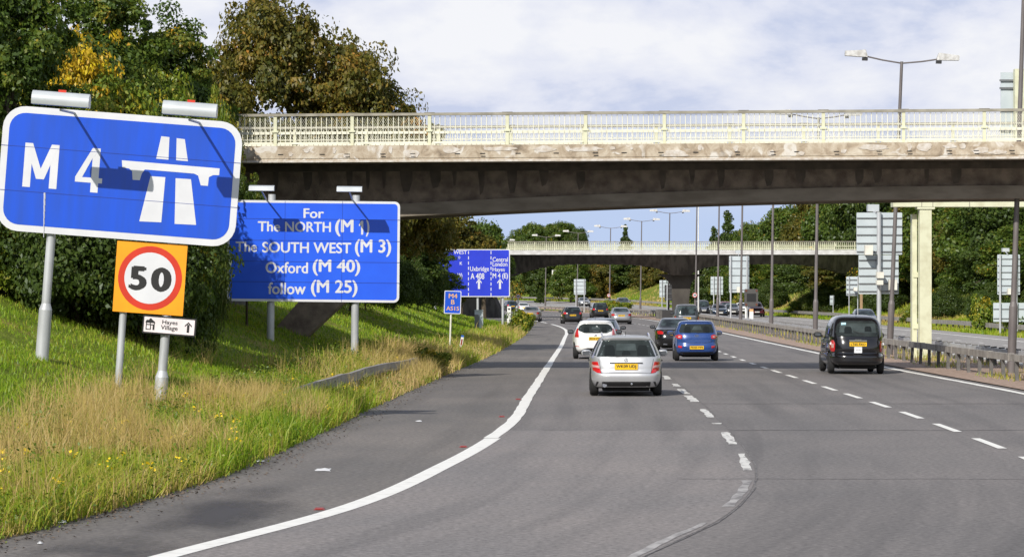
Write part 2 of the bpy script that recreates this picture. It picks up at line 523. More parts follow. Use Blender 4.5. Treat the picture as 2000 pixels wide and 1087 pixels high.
def M_ground():
    m, n, b = mat_base('verge_ground')
    b.inputs['Roughness'].default_value = 0.95
    b.inputs['Specular IOR Level'].default_value = 0.1
    tcn = n.nodes.new('ShaderNodeTexCoord')
    a1 = n.nodes.new('ShaderNodeTexNoise'); a1.inputs['Scale'].default_value = 0.35; a1.inputs['Detail'].default_value = 6; a1.inputs['Roughness'].default_value = 0.62
    a2 = n.nodes.new('ShaderNodeTexNoise'); a2.inputs['Scale'].default_value = 6; a2.inputs['Detail'].default_value = 5; a2.inputs['Roughness'].default_value = 0.7
    for a in (a1, a2): n.links.new(tcn.outputs['Object'], a.inputs['Vector'])
    r = n.nodes.new('ShaderNodeValToRGB')
    els = r.color_ramp.elements
    els[0].position = 0.30; els[0].color = (0.10,0.15,0.018,1)
    els[1].position = 0.72; els[1].color = (0.34,0.26,0.085,1)
    e_ = els.new(0.52); e_.color = (0.17,0.21,0.03,1)
    n.links.new(a1.outputs['Fac'], r.inputs[0])
    r2 = n.nodes.new('ShaderNodeValToRGB')
    r2.color_ramp.elements[0].position = 0.3; r2.color_ramp.elements[0].color = (0.5,0.5,0.5,1)
    r2.color_ramp.elements[1].position = 0.7; r2.color_ramp.elements[1].color = (1.25,1.25,1.2,1)
    n.links.new(a2.outputs['Fac'], r2.inputs[0])
    mx = n.nodes.new('ShaderNodeMix'); mx.data_type = 'RGBA'; mx.blend_type = 'MULTIPLY'; mx.inputs['Factor'].default_value = 1
    n.links.new(r.outputs[0], mx.inputs['A']); n.links.new(r2.outputs[0], mx.inputs['B'])
    n.links.new(mx.outputs['Result'], b.inputs['Base Color'])
    bp = n.nodes.new('ShaderNodeBump'); bp.inputs['Strength'].default_value = 0.8; bp.inputs['Distance'].default_value = 0.1
    n.links.new(a2.outputs['Fac'], bp.inputs['Height']); n.links.new(bp.outputs[0], b.inputs['Normal'])
    return m
MT['ground'] = M_ground()
tag(link('ground', gm, MT['ground']), 'grassy ground rising from the motorway to the banks', 'ground', kind='structure')

def in_img_y(y): return CAMH*FPX/(y-HOR)
def shift(f, dx): return lambda y: f(y) + dx
tag(link('road', strip_mesh('road', shift(XL, -0.12), shift(RE, 0.45), 0.0, ncol=6), MT['asphalt']), 'grey asphalt carriageway curving to the left', 'road', kind='structure')
tag(link('resurfaced_lane', strip_mesh('resurfaced_lane', shift(LE, 0.05), shift(ML, 0.10), 0.004, ys=np.concatenate([YS[YS < 55], [in_img_y(840)]]), ncol=4), MT['asphalt_light']), 'lighter resurfaced stretch of the near lane', 'road', kind='structure')
tag(link('hard_shoulder', strip_mesh('hard_shoulder', shift(XL, -0.11), LE, 0.004, ys=YS[YS < 300]), MT['shoulder']), 'darker asphalt hard shoulder left of the white edge line', 'road', kind='structure')
tag(link('central_reservation', strip_mesh('central_reservation', shift(RE, 0.40), shift(XC, 2.2), 0.03, ncol=4, zf=lambda ys, X: opp_z(ys, X-XC(ys))), MT['soil']), 'gravel strip between the two carriageways', 'central reservation', kind='structure')
tag(link('opposite_road', strip_mesh('opposite_road', shift(XC, 1.9), shift(XC, 13.3), 0.02, ncol=5, zf=lambda ys, X: opp_z(ys, X-XC(ys))), MT['opp']), 'opposite carriageway beyond the barriers', 'road', kind='structure')

# tar joints and seams (thin sheets above the asphalt)
mbj = MB()
def cross_joint(y, x0, x1, w=0.06):
    for k in range(24):
        a = x0 + (x1-x0)*k/24; b = x0 + (x1-x0)*(k+1)/24
        j0 = 0.05*math.sin(a*3.1+y) ; j1 = 0.05*math.sin(b*3.1+y)
        mbj.add([(a,y+j0,0.0065),(b,y+j1,0.0065),(b,y+j1+w,0.0065),(a,y+j0+w,0.0065)], [(0,1,2,3)])
def in_img(y):  # distance of a row
    return CAMH*FPX/(y-HOR)
cross_joint(in_img(840), float(LE(in_img(840)))+0.35, 12.6, 0.10)
cross_joint(in_img(935), 2.2, 9.5, 0.045)
cross_joint(in_img(788), 4.3, 12.6, 0.12)
ysj = np.arange(26, 100, 1.0)
cj = lambda q: ML(q) + 0.12 + 0.05*(vnoise(np.asarray(q, float)*0.9, np.asarray(q, float)*0, 77)-0.5)
for i in range(len(ysj)-1):
    a, b = ysj[i], ysj[i+1]
    mbj.add([(float(cj(a)), a, 0.0065), (float(cj(a))+0.018, a, 0.0065), (float(cj(b))+0.018, b, 0.0065), (float(cj(b)), b, 0.0065)], [(0,1,2,3)])
tag(mbj.build('road_joints', MT['tar']), 'dark tar joints crossing the asphalt', 'road', kind='structure')

# stain on the hard shoulder, shade put into the same dark colour
def M_stain_shade():
    m, n, b = mat_base('stain_and_shade')
    b.inputs['Roughness'].default_value = 0.6
    b.inputs['Base Color'].default_value = (0.045,0.040,0.038,1)
    out = n.nodes.get('Material Output')
    tcn = n.nodes.new('ShaderNodeTexCoord')
    nz = n.nodes.new('ShaderNodeTexNoise'); nz.inputs['Scale'].default_value = 1.1; nz.inputs['Detail'].default_value = 6
    mpn = n.nodes.new('ShaderNodeMapping'); mpn.inputs['Scale'].default_value = (1, 0.35, 1)
    n.links.new(tcn.outputs['Object'], mpn.inputs[0]); n.links.new(mpn.outputs[0], nz.inputs['Vector'])
    gr = n.nodes.new('ShaderNodeTexGradient'); gr.gradient_type = 'SPHERICAL'
    mpg = n.nodes.new('ShaderNodeMapping'); mpg.inputs['Location'].default_value = (-1, -1, 0); mpg.inputs['Scale'].default_value = (2, 2, 1)
    n.links.new(tcn.outputs['UV'], mpg.inputs[0]); n.links.new(mpg.outputs[0], gr.inputs[0])
    mu = n.nodes.new('ShaderNodeMath'); mu.operation = 'MULTIPLY'
    mrn = n.nodes.new('ShaderNodeMapRange'); mrn.inputs['From Min'].default_value = 0.35; mrn.inputs['From Max'].default_value = 0.6
    n.links.new(nz.outputs['Fac'], mrn.inputs['Value'])
    mg = n.nodes.new('ShaderNodeMapRange'); mg.inputs['From Min'].default_value = 0.02; mg.inputs['From Max'].default_value = 0.9; mg.inputs['To Max'].default_value = 0.8
    n.links.new(gr.outputs['Fac'], mg.inputs['Value'])
    n.links.new(mrn.outputs[0], mu.inputs[0]); n.links.new(mg.outputs[0], mu.inputs[1])
    tr = n.nodes.new('ShaderNodeBsdfTransparent'); mx = n.nodes.new('ShaderNodeMixShader')
    n.links.new(mu.outputs[0], mx.inputs[0]); n.links.new(tr.outputs[0], mx.inputs[1]); n.links.new(b.outputs[0], mx.inputs[2])
    n.links.new(mx.outputs[0], out.inputs['Surface'])
    return m
MT['stain'] = M_stain_shade()
for (x, y, w, l) in ((-3.2, 34.5, 1.9, 11.0), (-3.9, 29.0, 1.7, 5.0)):
    me = np_mesh('stain_and_shade', [(x-w/2,y-l/2,0.006),(x+w/2,y-l/2,0.006),(x+w/2,y+l/2,0.006),(x-w/2,y+l/2,0.006)], 4, [0,1,2,3])
    uv = me.uv_layers.new(name='UVMap'); uv.data.foreach_set('uv', np.array([0,0,1,0,1,1,0,1], dtype=np.float32))
    tag(link('stain_and_shade', me, MT['stain']), 'dark stain and painted shade on the hard shoulder', 'road', kind='structure')

# ------------------------------------------------------------------ painted markings
def ribbon(mb, f, y0, y1, w, z=0.008, step=1.0, zf=None, jit=0.0):
    ys = np.arange(y0, y1 + 1e-6, step)
    if len(ys) < 2: ys = np.array([y0, y1])
    x = f(ys)
    zz = np.full(len(ys), z) if zf is None else zf(ys, x) + z
    jl = jit*(vnoise(ys*1.9, ys*0, 21)-0.5); jr = jit*(vnoise(ys*2.3, ys*0+7, 22)-0.5)
    for i in range(len(ys)-1):
        mb.add([(x[i]-w/2+jl[i], ys[i], zz[i]), (x[i]+w/2+jr[i], ys[i], zz[i]), (x[i+1]+w/2+jr[i+1], ys[i+1], zz[i+1]), (x[i+1]-w/2+jl[i+1], ys[i+1], zz[i+1])], [(0,1,2,3)])

MT['worn_paint'] = M('worn_paint', (0.62,0.61,0.58), 0.7, col2=(0.27,0.26,0.25), scale=9, lo=0.34, hi=0.50, detail=10, stretch=(1,0.22,1))
mb = MB(); ribbon(mb, LE, 14, 52.5, 0.27, step=0.7); ribbon(mb, shift(LE, -0.04), 52.6, 110, 0.24, jit=0.03); ribbon(mb, shift(LE, -0.04), 110, 262, 0.21, jit=0.02); ribbon(mb, LE, 274, 420, 0.24)
tag(mb.build('edge_line', MT['paint']), 'solid white line along the hard shoulder', 'road marking', kind='structure')
mb = MB(); ribbon(mb, RE, 15, 520, 0.22, jit=0.04)
tag(mb.build('edge_line', MT['paint']), 'solid white line along the central reservation', 'road marking', kind='structure')
mb = MB()
y = 43.0
while y < 600:
    ribbon(mb, RL, y, y + (3.8 if y < 100 else 2.6), 0.15, step=0.5); y += 6.0
tag(mb.build('lane_line', MT['paint']), 'white dashes between the middle and right lanes', 'road marking', kind='structure')
mb = MB(); y = 112.0
while y < 600:
    ribbon(mb, ML, y, y + 2.6, 0.15, step=0.5); y += 6.0
y = 262.0
while y < 600:
    ribbon(mb, lambda q: 0.5*(LE(q)+ML(q))-0.0, y, y + 2.0, 0.12, step=0.5) if y > 300 else None; y += 9.0
tag(mb.build('lane_line', MT['paint']), 'white dashes beyond the bridge shadow', 'road marking', kind='structure')
mb = MB()
MT['faded_paint'] = M('faded_paint', (0.40,0.385,0.375), 0.7, col2=(0.17,0.16,0.157), scale=6, lo=0.35, hi=0.6, detail=10, stretch=(1,0.3,1))
for (a, b, w) in ((26,33.0,0.09),(35.5,40.6,0.12)): ribbon(mb, ML, a, b, w, step=0.5, jit=0.05)
tag(mb.build('lane_line', MT['faded_paint']), 'faded remnant of the lane line in the foreground bend', 'road marking', kind='structure')
mb = MB()
for (a, b, w) in ((42.9,47.6,0.13),(50.4,55.2,0.15),(58.3,58.8,0.20),(61.5,66.0,0.15),(70.5,75.0,0.20),(76.2,80.6,0.20),(82.5,85.2,0.18),(89.5,93.5,0.2)):
    ribbon(mb, ML, a, b, w, step=0.5, jit=0.06)
tag(mb.build('lane_line', MT['worn_paint']), 'worn patchy dashes bending through the near lanes', 'road marking', kind='structure')
zf_opp = lambda ys, X: opp_z(ys, X-XC(ys))
mb = MB()
ribbon(mb, shift(XC, 2.7), 60, 640, 0.18, z=0.028, step=2, zf=zf_opp)
ribbon(mb, shift(XC, 11.0), 60, 640, 0.24, z=0.028, step=2, zf=zf_opp)
for k in range(64):
    for o_ in (5.4, 8.2):
        ribbon(mb, shift(XC, o_), 60+9*k, 62.4+9*k, 0.16, z=0.028, zf=zf_opp)
tag(mb.build('lane_line', MT['paint']), 'white lines on the opposite carriageway', 'road marking', kind='structure')
# ------------------------------------------------------------------ bridges
def M_fascia():
    m, n, b = mat_base('weathered_concrete')
    b.inputs['Roughness'].default_value = 0.9
    tcn = n.nodes.new('ShaderNodeTexCoord')
    a = n.nodes.new('ShaderNodeTexNoise'); a.inputs['Scale'].default_value = 2.3; a.inputs['Detail'].default_value = 9; a.inputs['Roughness'].default_value = 0.68; a.inputs['Distortion'].default_value = 0.6
    v = n.nodes.new('ShaderNodeTexNoise'); v.inputs['Scale'].default_value = 2.0; v.inputs['Detail'].default_value = 8; v.inputs['Distortion'].default_value = 1.2
    n.links.new(tcn.outputs['Object'], a.inputs['Vector']); n.links.new(tcn.outputs['Object'], v.inputs['Vector'])
    r = n.nodes.new('ShaderNodeValToRGB'); els = r.color_ramp.elements
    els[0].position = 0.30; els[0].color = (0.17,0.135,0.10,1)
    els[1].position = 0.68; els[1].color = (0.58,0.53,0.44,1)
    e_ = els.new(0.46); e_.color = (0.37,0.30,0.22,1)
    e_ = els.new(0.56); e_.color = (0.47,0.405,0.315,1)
    n.links.new(a.outputs['Fac'], r.inputs[0])
    r2 = n.nodes.new('ShaderNodeValToRGB'); r2.color_ramp.elements[0].position = 0.57; r2.color_ramp.elements[1].position = 0.66
    n.links.new(v.outputs['Fac'], r2.inputs[0])
    mx = n.nodes.new('ShaderNodeMix'); mx.data_type = 'RGBA'
    n.links.new(r2.outputs[0], mx.inputs['Factor']); n.links.new(r.outputs[0], mx.inputs['A']); mx.inputs['B'].default_value = (0.60,0.57,0.52,1)
    n.links.new(mx.outputs['Result'], b.inputs['Base Color'])
    bp = n.nodes.new('ShaderNodeBump'); bp.inputs['Strength'].default_value = 0.7; bp.inputs['Distance'].default_value = 0.03
    n.links.new(a.outputs['Fac'], bp.inputs['Height']); n.links.new(bp.outputs[0], b.inputs['Normal'])
    return m
MT['fascia'] = M_fascia()
MT['spall'] = M('spalled_patch', (0.60,0.57,0.53), 0.9, col2=(0.44,0.38,0.31), scale=6, bump=0.6, bscale=14)
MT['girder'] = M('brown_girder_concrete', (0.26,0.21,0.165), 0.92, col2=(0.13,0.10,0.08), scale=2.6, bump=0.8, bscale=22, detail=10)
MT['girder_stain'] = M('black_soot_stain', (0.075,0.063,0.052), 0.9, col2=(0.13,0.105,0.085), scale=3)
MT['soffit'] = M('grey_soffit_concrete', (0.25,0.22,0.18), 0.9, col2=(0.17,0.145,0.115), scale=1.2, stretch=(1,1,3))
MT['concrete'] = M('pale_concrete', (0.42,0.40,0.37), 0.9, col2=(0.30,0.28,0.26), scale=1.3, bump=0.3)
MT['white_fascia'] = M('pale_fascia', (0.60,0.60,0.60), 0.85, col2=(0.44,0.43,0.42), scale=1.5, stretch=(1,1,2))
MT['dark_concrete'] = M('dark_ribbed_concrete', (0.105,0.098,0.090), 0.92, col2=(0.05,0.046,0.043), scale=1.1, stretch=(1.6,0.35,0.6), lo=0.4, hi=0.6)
MT['pier'] = M('shaded_pier_concrete', (0.075,0.068,0.06), 0.92, col2=(0.04,0.036,0.033), scale=0.9, stretch=(1,1,0.4))  # colour darkened to stand in for the bridge's shadow on the pier
MT['handrail'] = M('grey_handrail', (0.33,0.31,0.25), 0.7, col2=(0.22,0.205,0.165), scale=3)
MT['bars'] = M('cream_bars', (0.74,0.73,0.60), 0.5)

BR_ROT = math.atan2(-0.12, 1.0)
BR0 = Vector((0.0, 95.3, 0))
bridge = thing('road_bridge', 'weathered concrete bridge with cream railings crossing close by, soot streaks on its girder', 'bridge', BR0, (0, 0, BR_ROT))
BX0, BX1 = -16.0, 46.0           # local x extent
BW = 7.6
def soffit1(x): return 5.46 - 0.00135*(x-15.5)**2
# deck slab with spalled fascia
mb = MB()
mb.box(BX0, BX1, 0, 0.45, 6.72, 7.12)
mb.box(BX0, BX1, 0.02, 0.45, 6.665, 6.72)
mb.build('deck_edge', MT['fascia'], bridge)
mb = MB(); mb.box(BX0, BX1, -0.015, 0.45, 6.60, 6.664); mb.build('drip_ledge', MT['spall'], bridge)
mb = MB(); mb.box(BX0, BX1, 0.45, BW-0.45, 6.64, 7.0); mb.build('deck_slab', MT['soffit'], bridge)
mb = MB(); mb.box(BX0, BX1, BW-0.45, BW, 6.64, 7.12); mb.build('deck_edge', MT['fascia'], bridge)
# spalled render patches on the fascia: irregular plaques a centimetre or two thick
rs = random.Random(5)
mb = MB()
x = -9.0
while x < 18:
    w = rs.uniform(0.12, 1.1) if rs.random() < 0.55 else rs.uniform(0.1, 0.25); h = rs.uniform(0.10, 0.28)
    zc = rs.choice((6.80, 6.86, 6.97, 6.99))
    pts = []
    for k in range(14):
        a = 2*math.pi*k/14
        rr_ = rs.uniform(0.7, 1.15)
        pts.append((x + w/2*math.cos(a)*rr_, min(7.11, max(6.73, zc + h/2*math.sin(a)*rr_))))
    mb = MB(); mb.prism(pts, -0.014, 0.01); mb.build('spalled_patch', MT['spall'], bridge)
    x += w*0.5 + rs.uniform(0.15, 1.3)
mb = MB()
for k in range(24):
    xs_ = -8.4 + k*1.08 + rs.uniform(-0.2, 0.2)
    mb = MB(); mb.box(xs_, xs_+0.16, -0.02, 0.0, 6.84, 6.862); mb.build('drip_slot', MT['black'], bridge)
    if rs.random() < 0.6: mb = MB(); mb.box(xs_+0.03, xs_+0.17, -0.02, 0.0, 6.755, 6.775); mb.build('drip_slot', MT['black'], bridge)
# box girder, set well back under the overhang
def girder_mesh(x0, x1, ya, yb, zt, zb_fn, n=60):
    m = MB()
    for i in range(n):
        a = x0 + (x1-x0)*i/n; b = x0 + (x1-x0)*(i+1)/n
        za, zb = zb_fn(a), zb_fn(b)
        m.add([(a,ya,za),(b,ya,zb),(b,ya,zt),(a,ya,zt),(a,yb,za),(b,yb,zb),(b,yb,zt),(a,yb,zt)],
              [(0,1,2,3),(5,4,7,6),(0,4,5,1)] + ([(0,3,7,4)] if i == 0 else []) + ([(1,5,6,2)] if i == n-1 else []))
    return m
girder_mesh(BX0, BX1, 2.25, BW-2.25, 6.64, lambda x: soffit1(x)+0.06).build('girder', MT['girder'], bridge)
for (ya, yb) in ((2.10, 2.249), (BW-2.249, BW-2.10)):
    gf = MB()
    for i in range(60):
        a = BX0 + (BX1-BX0)*i/60; b = BX0 + (BX1-BX0)*(i+1)/60
        za, zb = soffit1(a), soffit1(b)
        gf.add([(a,ya,za),(b,ya,zb),(b,ya,zb+0.40),(a,ya,za+0.40),(a,yb,za),(b,yb,zb),(b,yb,zb+0.40),(a,yb,za+0.40)],
               [(0,1,2,3),(5,4,7,6),(0,4,5,1),(3,2,6,7)])
    gf.build('bottom_flange', MT['soffit'], bridge)
# soot streaks on the girder web
mb = MB()
x = -8.0
while x < 20:
    w = rs.uniform(0.12, 0.42); h = rs.uniform(0.45, 0.8)
    zt = 6.42 + rs.uniform(-0.05, 0.05)
    pts = [(x, zt), (x+rs.uniform(0,0.06), zt-h*0.6), (x+w*0.3, zt-h), (x+w*0.75, zt-h*rs.uniform(0.85,1)), (x+w, zt-h*0.5), (x+w, zt)]
    if zt-h > soffit1(x)+0.45: mb = MB(); mb.prism(pts, 2.245, 2.26); mb.build('soot_streak', MT['girder_stain'], bridge)
    x += w + rs.uniform(0.15, 0.9)
mb = MB(); mb.box(BX0, BX1, 2.20, 2.24, 6.40, 6.62); mb.build('haunch', MT['girder_stain'], bridge)

def parapet(parent, x0, x1, y, bay, xoff, zb, zrail, nbar, post_w, bar_w, mats, front=-1):
    """cream railing: posts, bars, cream mid rail, kick rail, grey handrail"""
    posts = []
    k0 = math.ceil((x0 - xoff)/bay); k1 = math.floor((x1 - xoff)/bay)
    xs_ = [xoff + k*bay for k in range(k0, k1+1)]
    first = None
    for k, x in enumerate(xs_):
        if first is None:
            m = MB()
            m.box(-post_w/2, post_w/2, -0.05, 0.05, zb, zrail)
            m.box(-post_w*1.0, post_w*1.0, -0.09, 0.07, zb+0.42, zb+0.48)
            first = m.build('railing_post', mats[0], parent); o = first
        else:
            o = first.copy(); COL.objects.link(o); o.parent = parent
        o.location = (x, y, 0)
    fm = None
    for k in range(len(xs_)-1):
        if fm is None:
            m = MB()
            a = post_w/2 + 0.03; b = bay - post_w/2 - 0.03
            for i in range(nbar):
                xb = bay*(i+1)/(nbar+1)
                m.box(xb-bar_w/2, xb+bar_w/2, -0.012, 0.012, zb+0.12, zrail-0.01)
            for i in range(nbar+1):                       # cream clip plates of the mid rail
                xa = max(a, bay*i/(nbar+1)+0.012); xb = min(b, bay*(i+1)/(nbar+1)-0.012)
                m.box(xa, xb, -0.045, -0.015, zb+0.36, zb+0.445)
            m.box(a, b, 0.013, 0.03, zb+0.37, zb+0.44)
            m.box(a, b, -0.02, 0.025, zb+0.05, zb+0.12)
            m.box(a, b, 0.013, 0.022, zb+0.56, zb+0.58)
            m.box(a, b, -0.02, 0.02, zb+0.16, zb+0.172)
            fm = m.build('railing_panel', mats[1], parent); o = fm
        else:
            o = fm.copy(); COL.objects.link(o); o.parent = parent
        o.location = (xs_[k], y, 0)
    m = MB(); m.box(xs_[0]-0.1, xs_[-1]+0.1, y-0.075, y+0.075, zrail+0.002, zrail+0.085)
    for x in xs_: m.box(x-0.16, x+0.16, y-0.085, y+0.085, zrail+0.0865, zrail+0.098)
    m.build('handrail', mats[2], parent)
parapet(bridge, -13.5, 40, 0.16, 2.443, 2.28, 7.12, 8.045, 14, 0.105, 0.022, (MT['cream_paint'], MT['bars'], MT['handrail']))
parapet(bridge, -13.5, 40, BW-0.16, 2.443, 1.50, 7.12, 8.045, 14, 0.105, 0.022, (MT['cream_paint'], MT['bars'], MT['handrail']))
# expanded-metal infill on the near railing: fine wires
mb = MB()
for s in (1, -1):
    x = -12.0
    while x < 18.5:
        for (za, zb_) in ((7.20, 7.47), (7.59, 8.03)):
            L = (zb_-za)*0.62
            xa, xb = (x, x+L) if s > 0 else (x+L, x)
            mb.tube((xa, 0.185, za), (xb, 0.185, zb_), 0.0042 if za < 7.4 else 0.0030, n=3, cap=False)
        x += 0.065
mb.build('mesh_infill', MT['bars'], bridge)
# weeds on the deck edge are too small to tell; abutments with raking legs
mb = MB()
mb.prism([(-16,-1.0),(-9.2,-1.0),(-10.4,4.6),(-10.4,6.61),(-16,6.61)], 0.3, BW-0.3)
mb.build('abutment', MT['dark_concrete'], bridge)
mb = MB()
mb.prism([(-9.6,-0.6),(-8.7,-0.6),(-5.2,2.6),(-6.6,2.75)], 1.7, 2.4)
mb.prism([(-6.6,2.75),(-5.2,2.6),(-4.0,soffit1(-4)-0.003),(-5.6,soffit1(-5.6)-0.003)], 1.7, 2.4)
mb.build('raking_leg', MT['girder'], bridge)
mb = MB()
mb.prism([(42,0),(46,0),(46,6.61),(41,6.61),(41,4.6)], 0.3, BW-0.3)
mb.build('abutment', MT['dark_concrete'], bridge)

# far bridge: haunched dark deck on a flared pier in the reservation
B2 = thing('road_bridge', 'farther concrete bridge with a flared dark pier and arched ribbed underside', 'bridge', (0, 337.5, 0), (0, 0, R(-2.0)))
W2 = 13.0
PX, PY = 18.6, W2/2
def soffit2(x):
    d = abs(x-PX)
    if d < 11.5: return 4.72 + 1.28*(1-math.exp(-max(0.0, d-1.0)/1.7))
    return 6.0 - 1.5*((d-11.5)/7.7)**2
def s2(x): return max(3.4, soffit2(x))
X20, X21 = -8.0, 52.0
mb = MB(); mb.box(X20, X21, 0, 0.5, 6.93, 7.43); mb.box(X20, X21, -0.03, 0, 6.93, 7.05); mb.build('deck_edge', MT['white_fascia'], B2)
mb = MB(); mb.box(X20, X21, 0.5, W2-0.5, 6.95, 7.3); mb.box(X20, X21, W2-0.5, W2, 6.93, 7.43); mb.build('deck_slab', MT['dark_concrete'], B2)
m = MB(); n_ = 110
for i in range(n_):
    a = X20+2 + (X21-X20-4)*i/n_; b = X20+2 + (X21-X20-4)*(i+1)/n_
    # underside slopes from the edge soffit at the cantilever down to the haunch line, with formwork ribs
    for (q0, q1) in (((0.6,0.0),(3.2,1.0)), ((3.2,1.0),(W2-3.2,1.0)), ((W2-3.2,1.0),(W2-0.6,0.0))):
        def zz(x, t): return 6.92*(1-t) + s2(x)*t
        rib = 0.0 if i % 2 else 0.05
        m.add([(a,q0[0],zz(a,q0[1])-rib),(b,q0[0],zz(b,q0[1])-rib),(b,q1[0],zz(b,q1[1])-rib),(a,q1[0],zz(a,q1[1])-rib)], [(0,3,2,1)])
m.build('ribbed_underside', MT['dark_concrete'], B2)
m = MB()
prof = [(0.85,0.0),(0.95,2.2),(1.15,3.8),(1.7,4.45),(2.6,4.82)]
for i in range(len(prof)-1):
    (wa, za), (wb, zb_) = prof[i], prof[i+1]
    ya, yb = 4.8, W2-4.8
    m.add([(PX-wa,ya,za),(PX+wa,ya,za),(PX+wa,yb,za),(PX-wa,yb,za),(PX-wb,ya,zb_),(PX+wb,ya,zb_),(PX+wb,yb,zb_),(PX-wb,yb,zb_)],
          [(0,1,5,4),(1,2,6,5),(2,3,7,6),(3,0,4,7)])
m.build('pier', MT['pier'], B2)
m = MB(); m.prism([(X20,-1),(-0.6,-1),(-2.6,3.3),(-2.6,6.92),(X20,6.92)], 1, W2-1); m.build('abutment', MT['dark_concrete'], B2)
m = MB(); m.prism([(39.5,-1),(52,-1),(52,6.92),(42,6.92),(42,3.3)], 1, W2-1); m.build('abutment', MT['dark_concrete'], B2)
parapet(B2, X20, X21, 0.15, 2.19, 0.31, 7.43, 8.30, 9, 0.11, 0.045, (MT['cream_paint'], MT['cream_paint'], MT['handrail']))
parapet(B2, X20, X21, W2-0.15, 2.19, 1.31, 7.43, 8.30, 9, 0.11, 0.045, (MT['cream_paint'], MT['cream_paint'], MT['handrail']))

# ------------------------------------------------------------------ sign gantry over the opposite carriageway
gx, gy = 15.78, 119.0
G = thing('sign_gantry', 'cream steel gantry on a twin post rising over the opposite carriageway', 'gantry', (gx, gy, 0.0))
m = MB(); m.box(-0.02, 0.44, -0.25, 0.25, -0.2, 5.78); m.box(-0.12, 0.56, -0.3, 0.3, 5.78, 5.86); m.build('post', MT['cream_paint'], G)
m = MB(); m.box(-0.24, -0.05, 0.3, 0.8, -0.2, 5.6); m.build('post', MT['cream_paint'], G)
m = MB()
for z in (1.15, 3.15): m.box(-0.2, 0.3, 0.26, 0.75, z, z+0.2)
m.build('cross_tie', MT['cream_paint'], G)
m = MB(); m.box(-1.05, 16.5, -0.3, 0.5, 5.87, 6.9); m.build('beam', MT['cream_paint'], G)
m = MB()
for x in (0.05, 0.48, 1.9, 4.6, 7.2): m.box(x-0.012, x+0.012, -0.31, -0.3, 5.88, 6.88)
m.build('beam_joint', MT['handrail'], G)
m = MB(); m.box(15.8, 16.3, -0.25, 0.25, -0.2, 5.86); m.build('post', MT['cream_paint'], G)
for (xa, xb) in ((3.25, 7.2),):
    p = MB(); p.box(xa-0.05, xb, 0.30, 0.34, 6.95, 11.1); panel = p.build('sign_back', MT['sign_back'], G)
    p = MB()
    for z in (7.3, 7.55, 8.8, 9.6, 10.45, 10.75): p.box(xa-0.1, xb, 0.22, 0.30, z, z+0.07)
    p.build('panel_rail', MT['rail_grey'], panel)
    p = MB(); p.box(xa+0.42, xa+0.80, -0.2, 0.2, 6.901, 11.2); p.box(xa+0.80, xa+4.0, -0.2, 0.2, 11.02, 11.2); p.build('sign_post', MT['cream_paint'], G)

# ------------------------------------------------------------------ crash barriers
def guard_barrier(name, label, f, y0, y1, pitch, beam_h, depth, post_h, dx_post, mats, zf, joints=False, caps=False, max_parts=100, post_w=0.05, post_d=0.11, group='crash barriers'):
    g = thing(name, label, 'crash barrier', (float(f(y0)), y0, 0), group=group)
    ox, oy = float(f(y0)), y0
    def pos(y): return Vector((float(f(y))-ox, y-oy, float(zf(y, float(f(y))))))
    m = MB(); ys_ = []
    y = y0
    while y < y1: ys_.append(y); y += 2.0 if y < 150 else (4.0 if y < 320 else 7.0)
    ys_.append(y1)
    for i in range(len(ys_)-1):
        p, q = pos(ys_[i]), pos(ys_[i+1])
        za, zb_ = p.z, q.z
        prof = [(-depth/2, post_h-beam_h), (depth/2, post_h-beam_h), (depth/2, post_h), (-depth/2, post_h)]
        m.add([(p.x+a, p.y, za+b) for a, b in prof] + [(q.x+a, q.y, zb_+b) for a, b in prof],
              [(0,1,5,4),(1,2,6,5),(2,3,7,6),(3,0,4,7)] + ([(0,3,2,1)] if i == 0 else []) + ([(4,5,6,7)] if i == len(ys_)-2 else []))
        if joints and i % 2 == 0:
            w = 0.012
            m.add([(p.x-depth/2-w, p.y-0.03, za+post_h-beam_h-w), (p.x+depth/2+w, p.y-0.03, za+post_h-beam_h-w), (p.x+depth/2+w, p.y-0.03, za+post_h+w), (p.x-depth/2-w, p.y-0.03, za+post_h+w),
                   (p.x-depth/2-w, p.y+0.13, za+post_h-beam_h-w), (p.x+depth/2+w, p.y+0.13, za+post_h-beam_h-w), (p.x+depth/2+w, p.y+0.13, za+post_h+w), (p.x-depth/2-w, p.y+0.13, za+post_h+w)],
                  [(0,3,2,1),(4,5,6,7),(0,1,5,4),(1,2,6,5),(2,3,7,6),(3,0,4,7)])
    m.build('beam', mats[0], g)
    first = None; k = 0
    rest = MB()
    y = y0 + 0.6
    while y < y1:
        p = pos(y)
        if k < max_parts:
            if first is None:
                q = MB(); q.box(-post_w, post_w, -post_d/2, post_d/2, -0.3, post_h-beam_h-0.003)
                if caps: q.box(-post_w*1.7, post_w*1.7, -post_d*0.3, post_d*0.3, post_h+0.003, post_h+0.05)
                first = q.build('post', mats[1], g); o = first
            else:
                o = first.copy(); COL.objects.link(o); o.parent = g
            o.location = (p.x+dx_post, p.y, p.z); o.rotation_euler = (0, R(random.Random(k*7+3).uniform(-4, 4)), 0)
        else:
            rest.box(p.x+dx_post-post_w, p.x+dx_post+post_w, p.y-post_d/2, p.y+post_d/2, p.z-0.3, p.z+post_h-beam_h-0.003)
        y += pitch if y < 330 else pitch*1.5
        k += 1
    if rest.v: tag(rest.build('far_posts', mats[1], g), kind='stuff')
    return g
zres = lambda y, x: 0.03 + opp_z(y, x-float(XC(y)))
guard_barrier('crash_barrier', 'box beam crash barrier beside the right lane, behind the black taxi', shift(XC, -1.15), 60, 560, 2.4, 0.20, 0.14, 0.75, 0.0, (MT['guard'], MT['guard_post']), zres, joints=True)
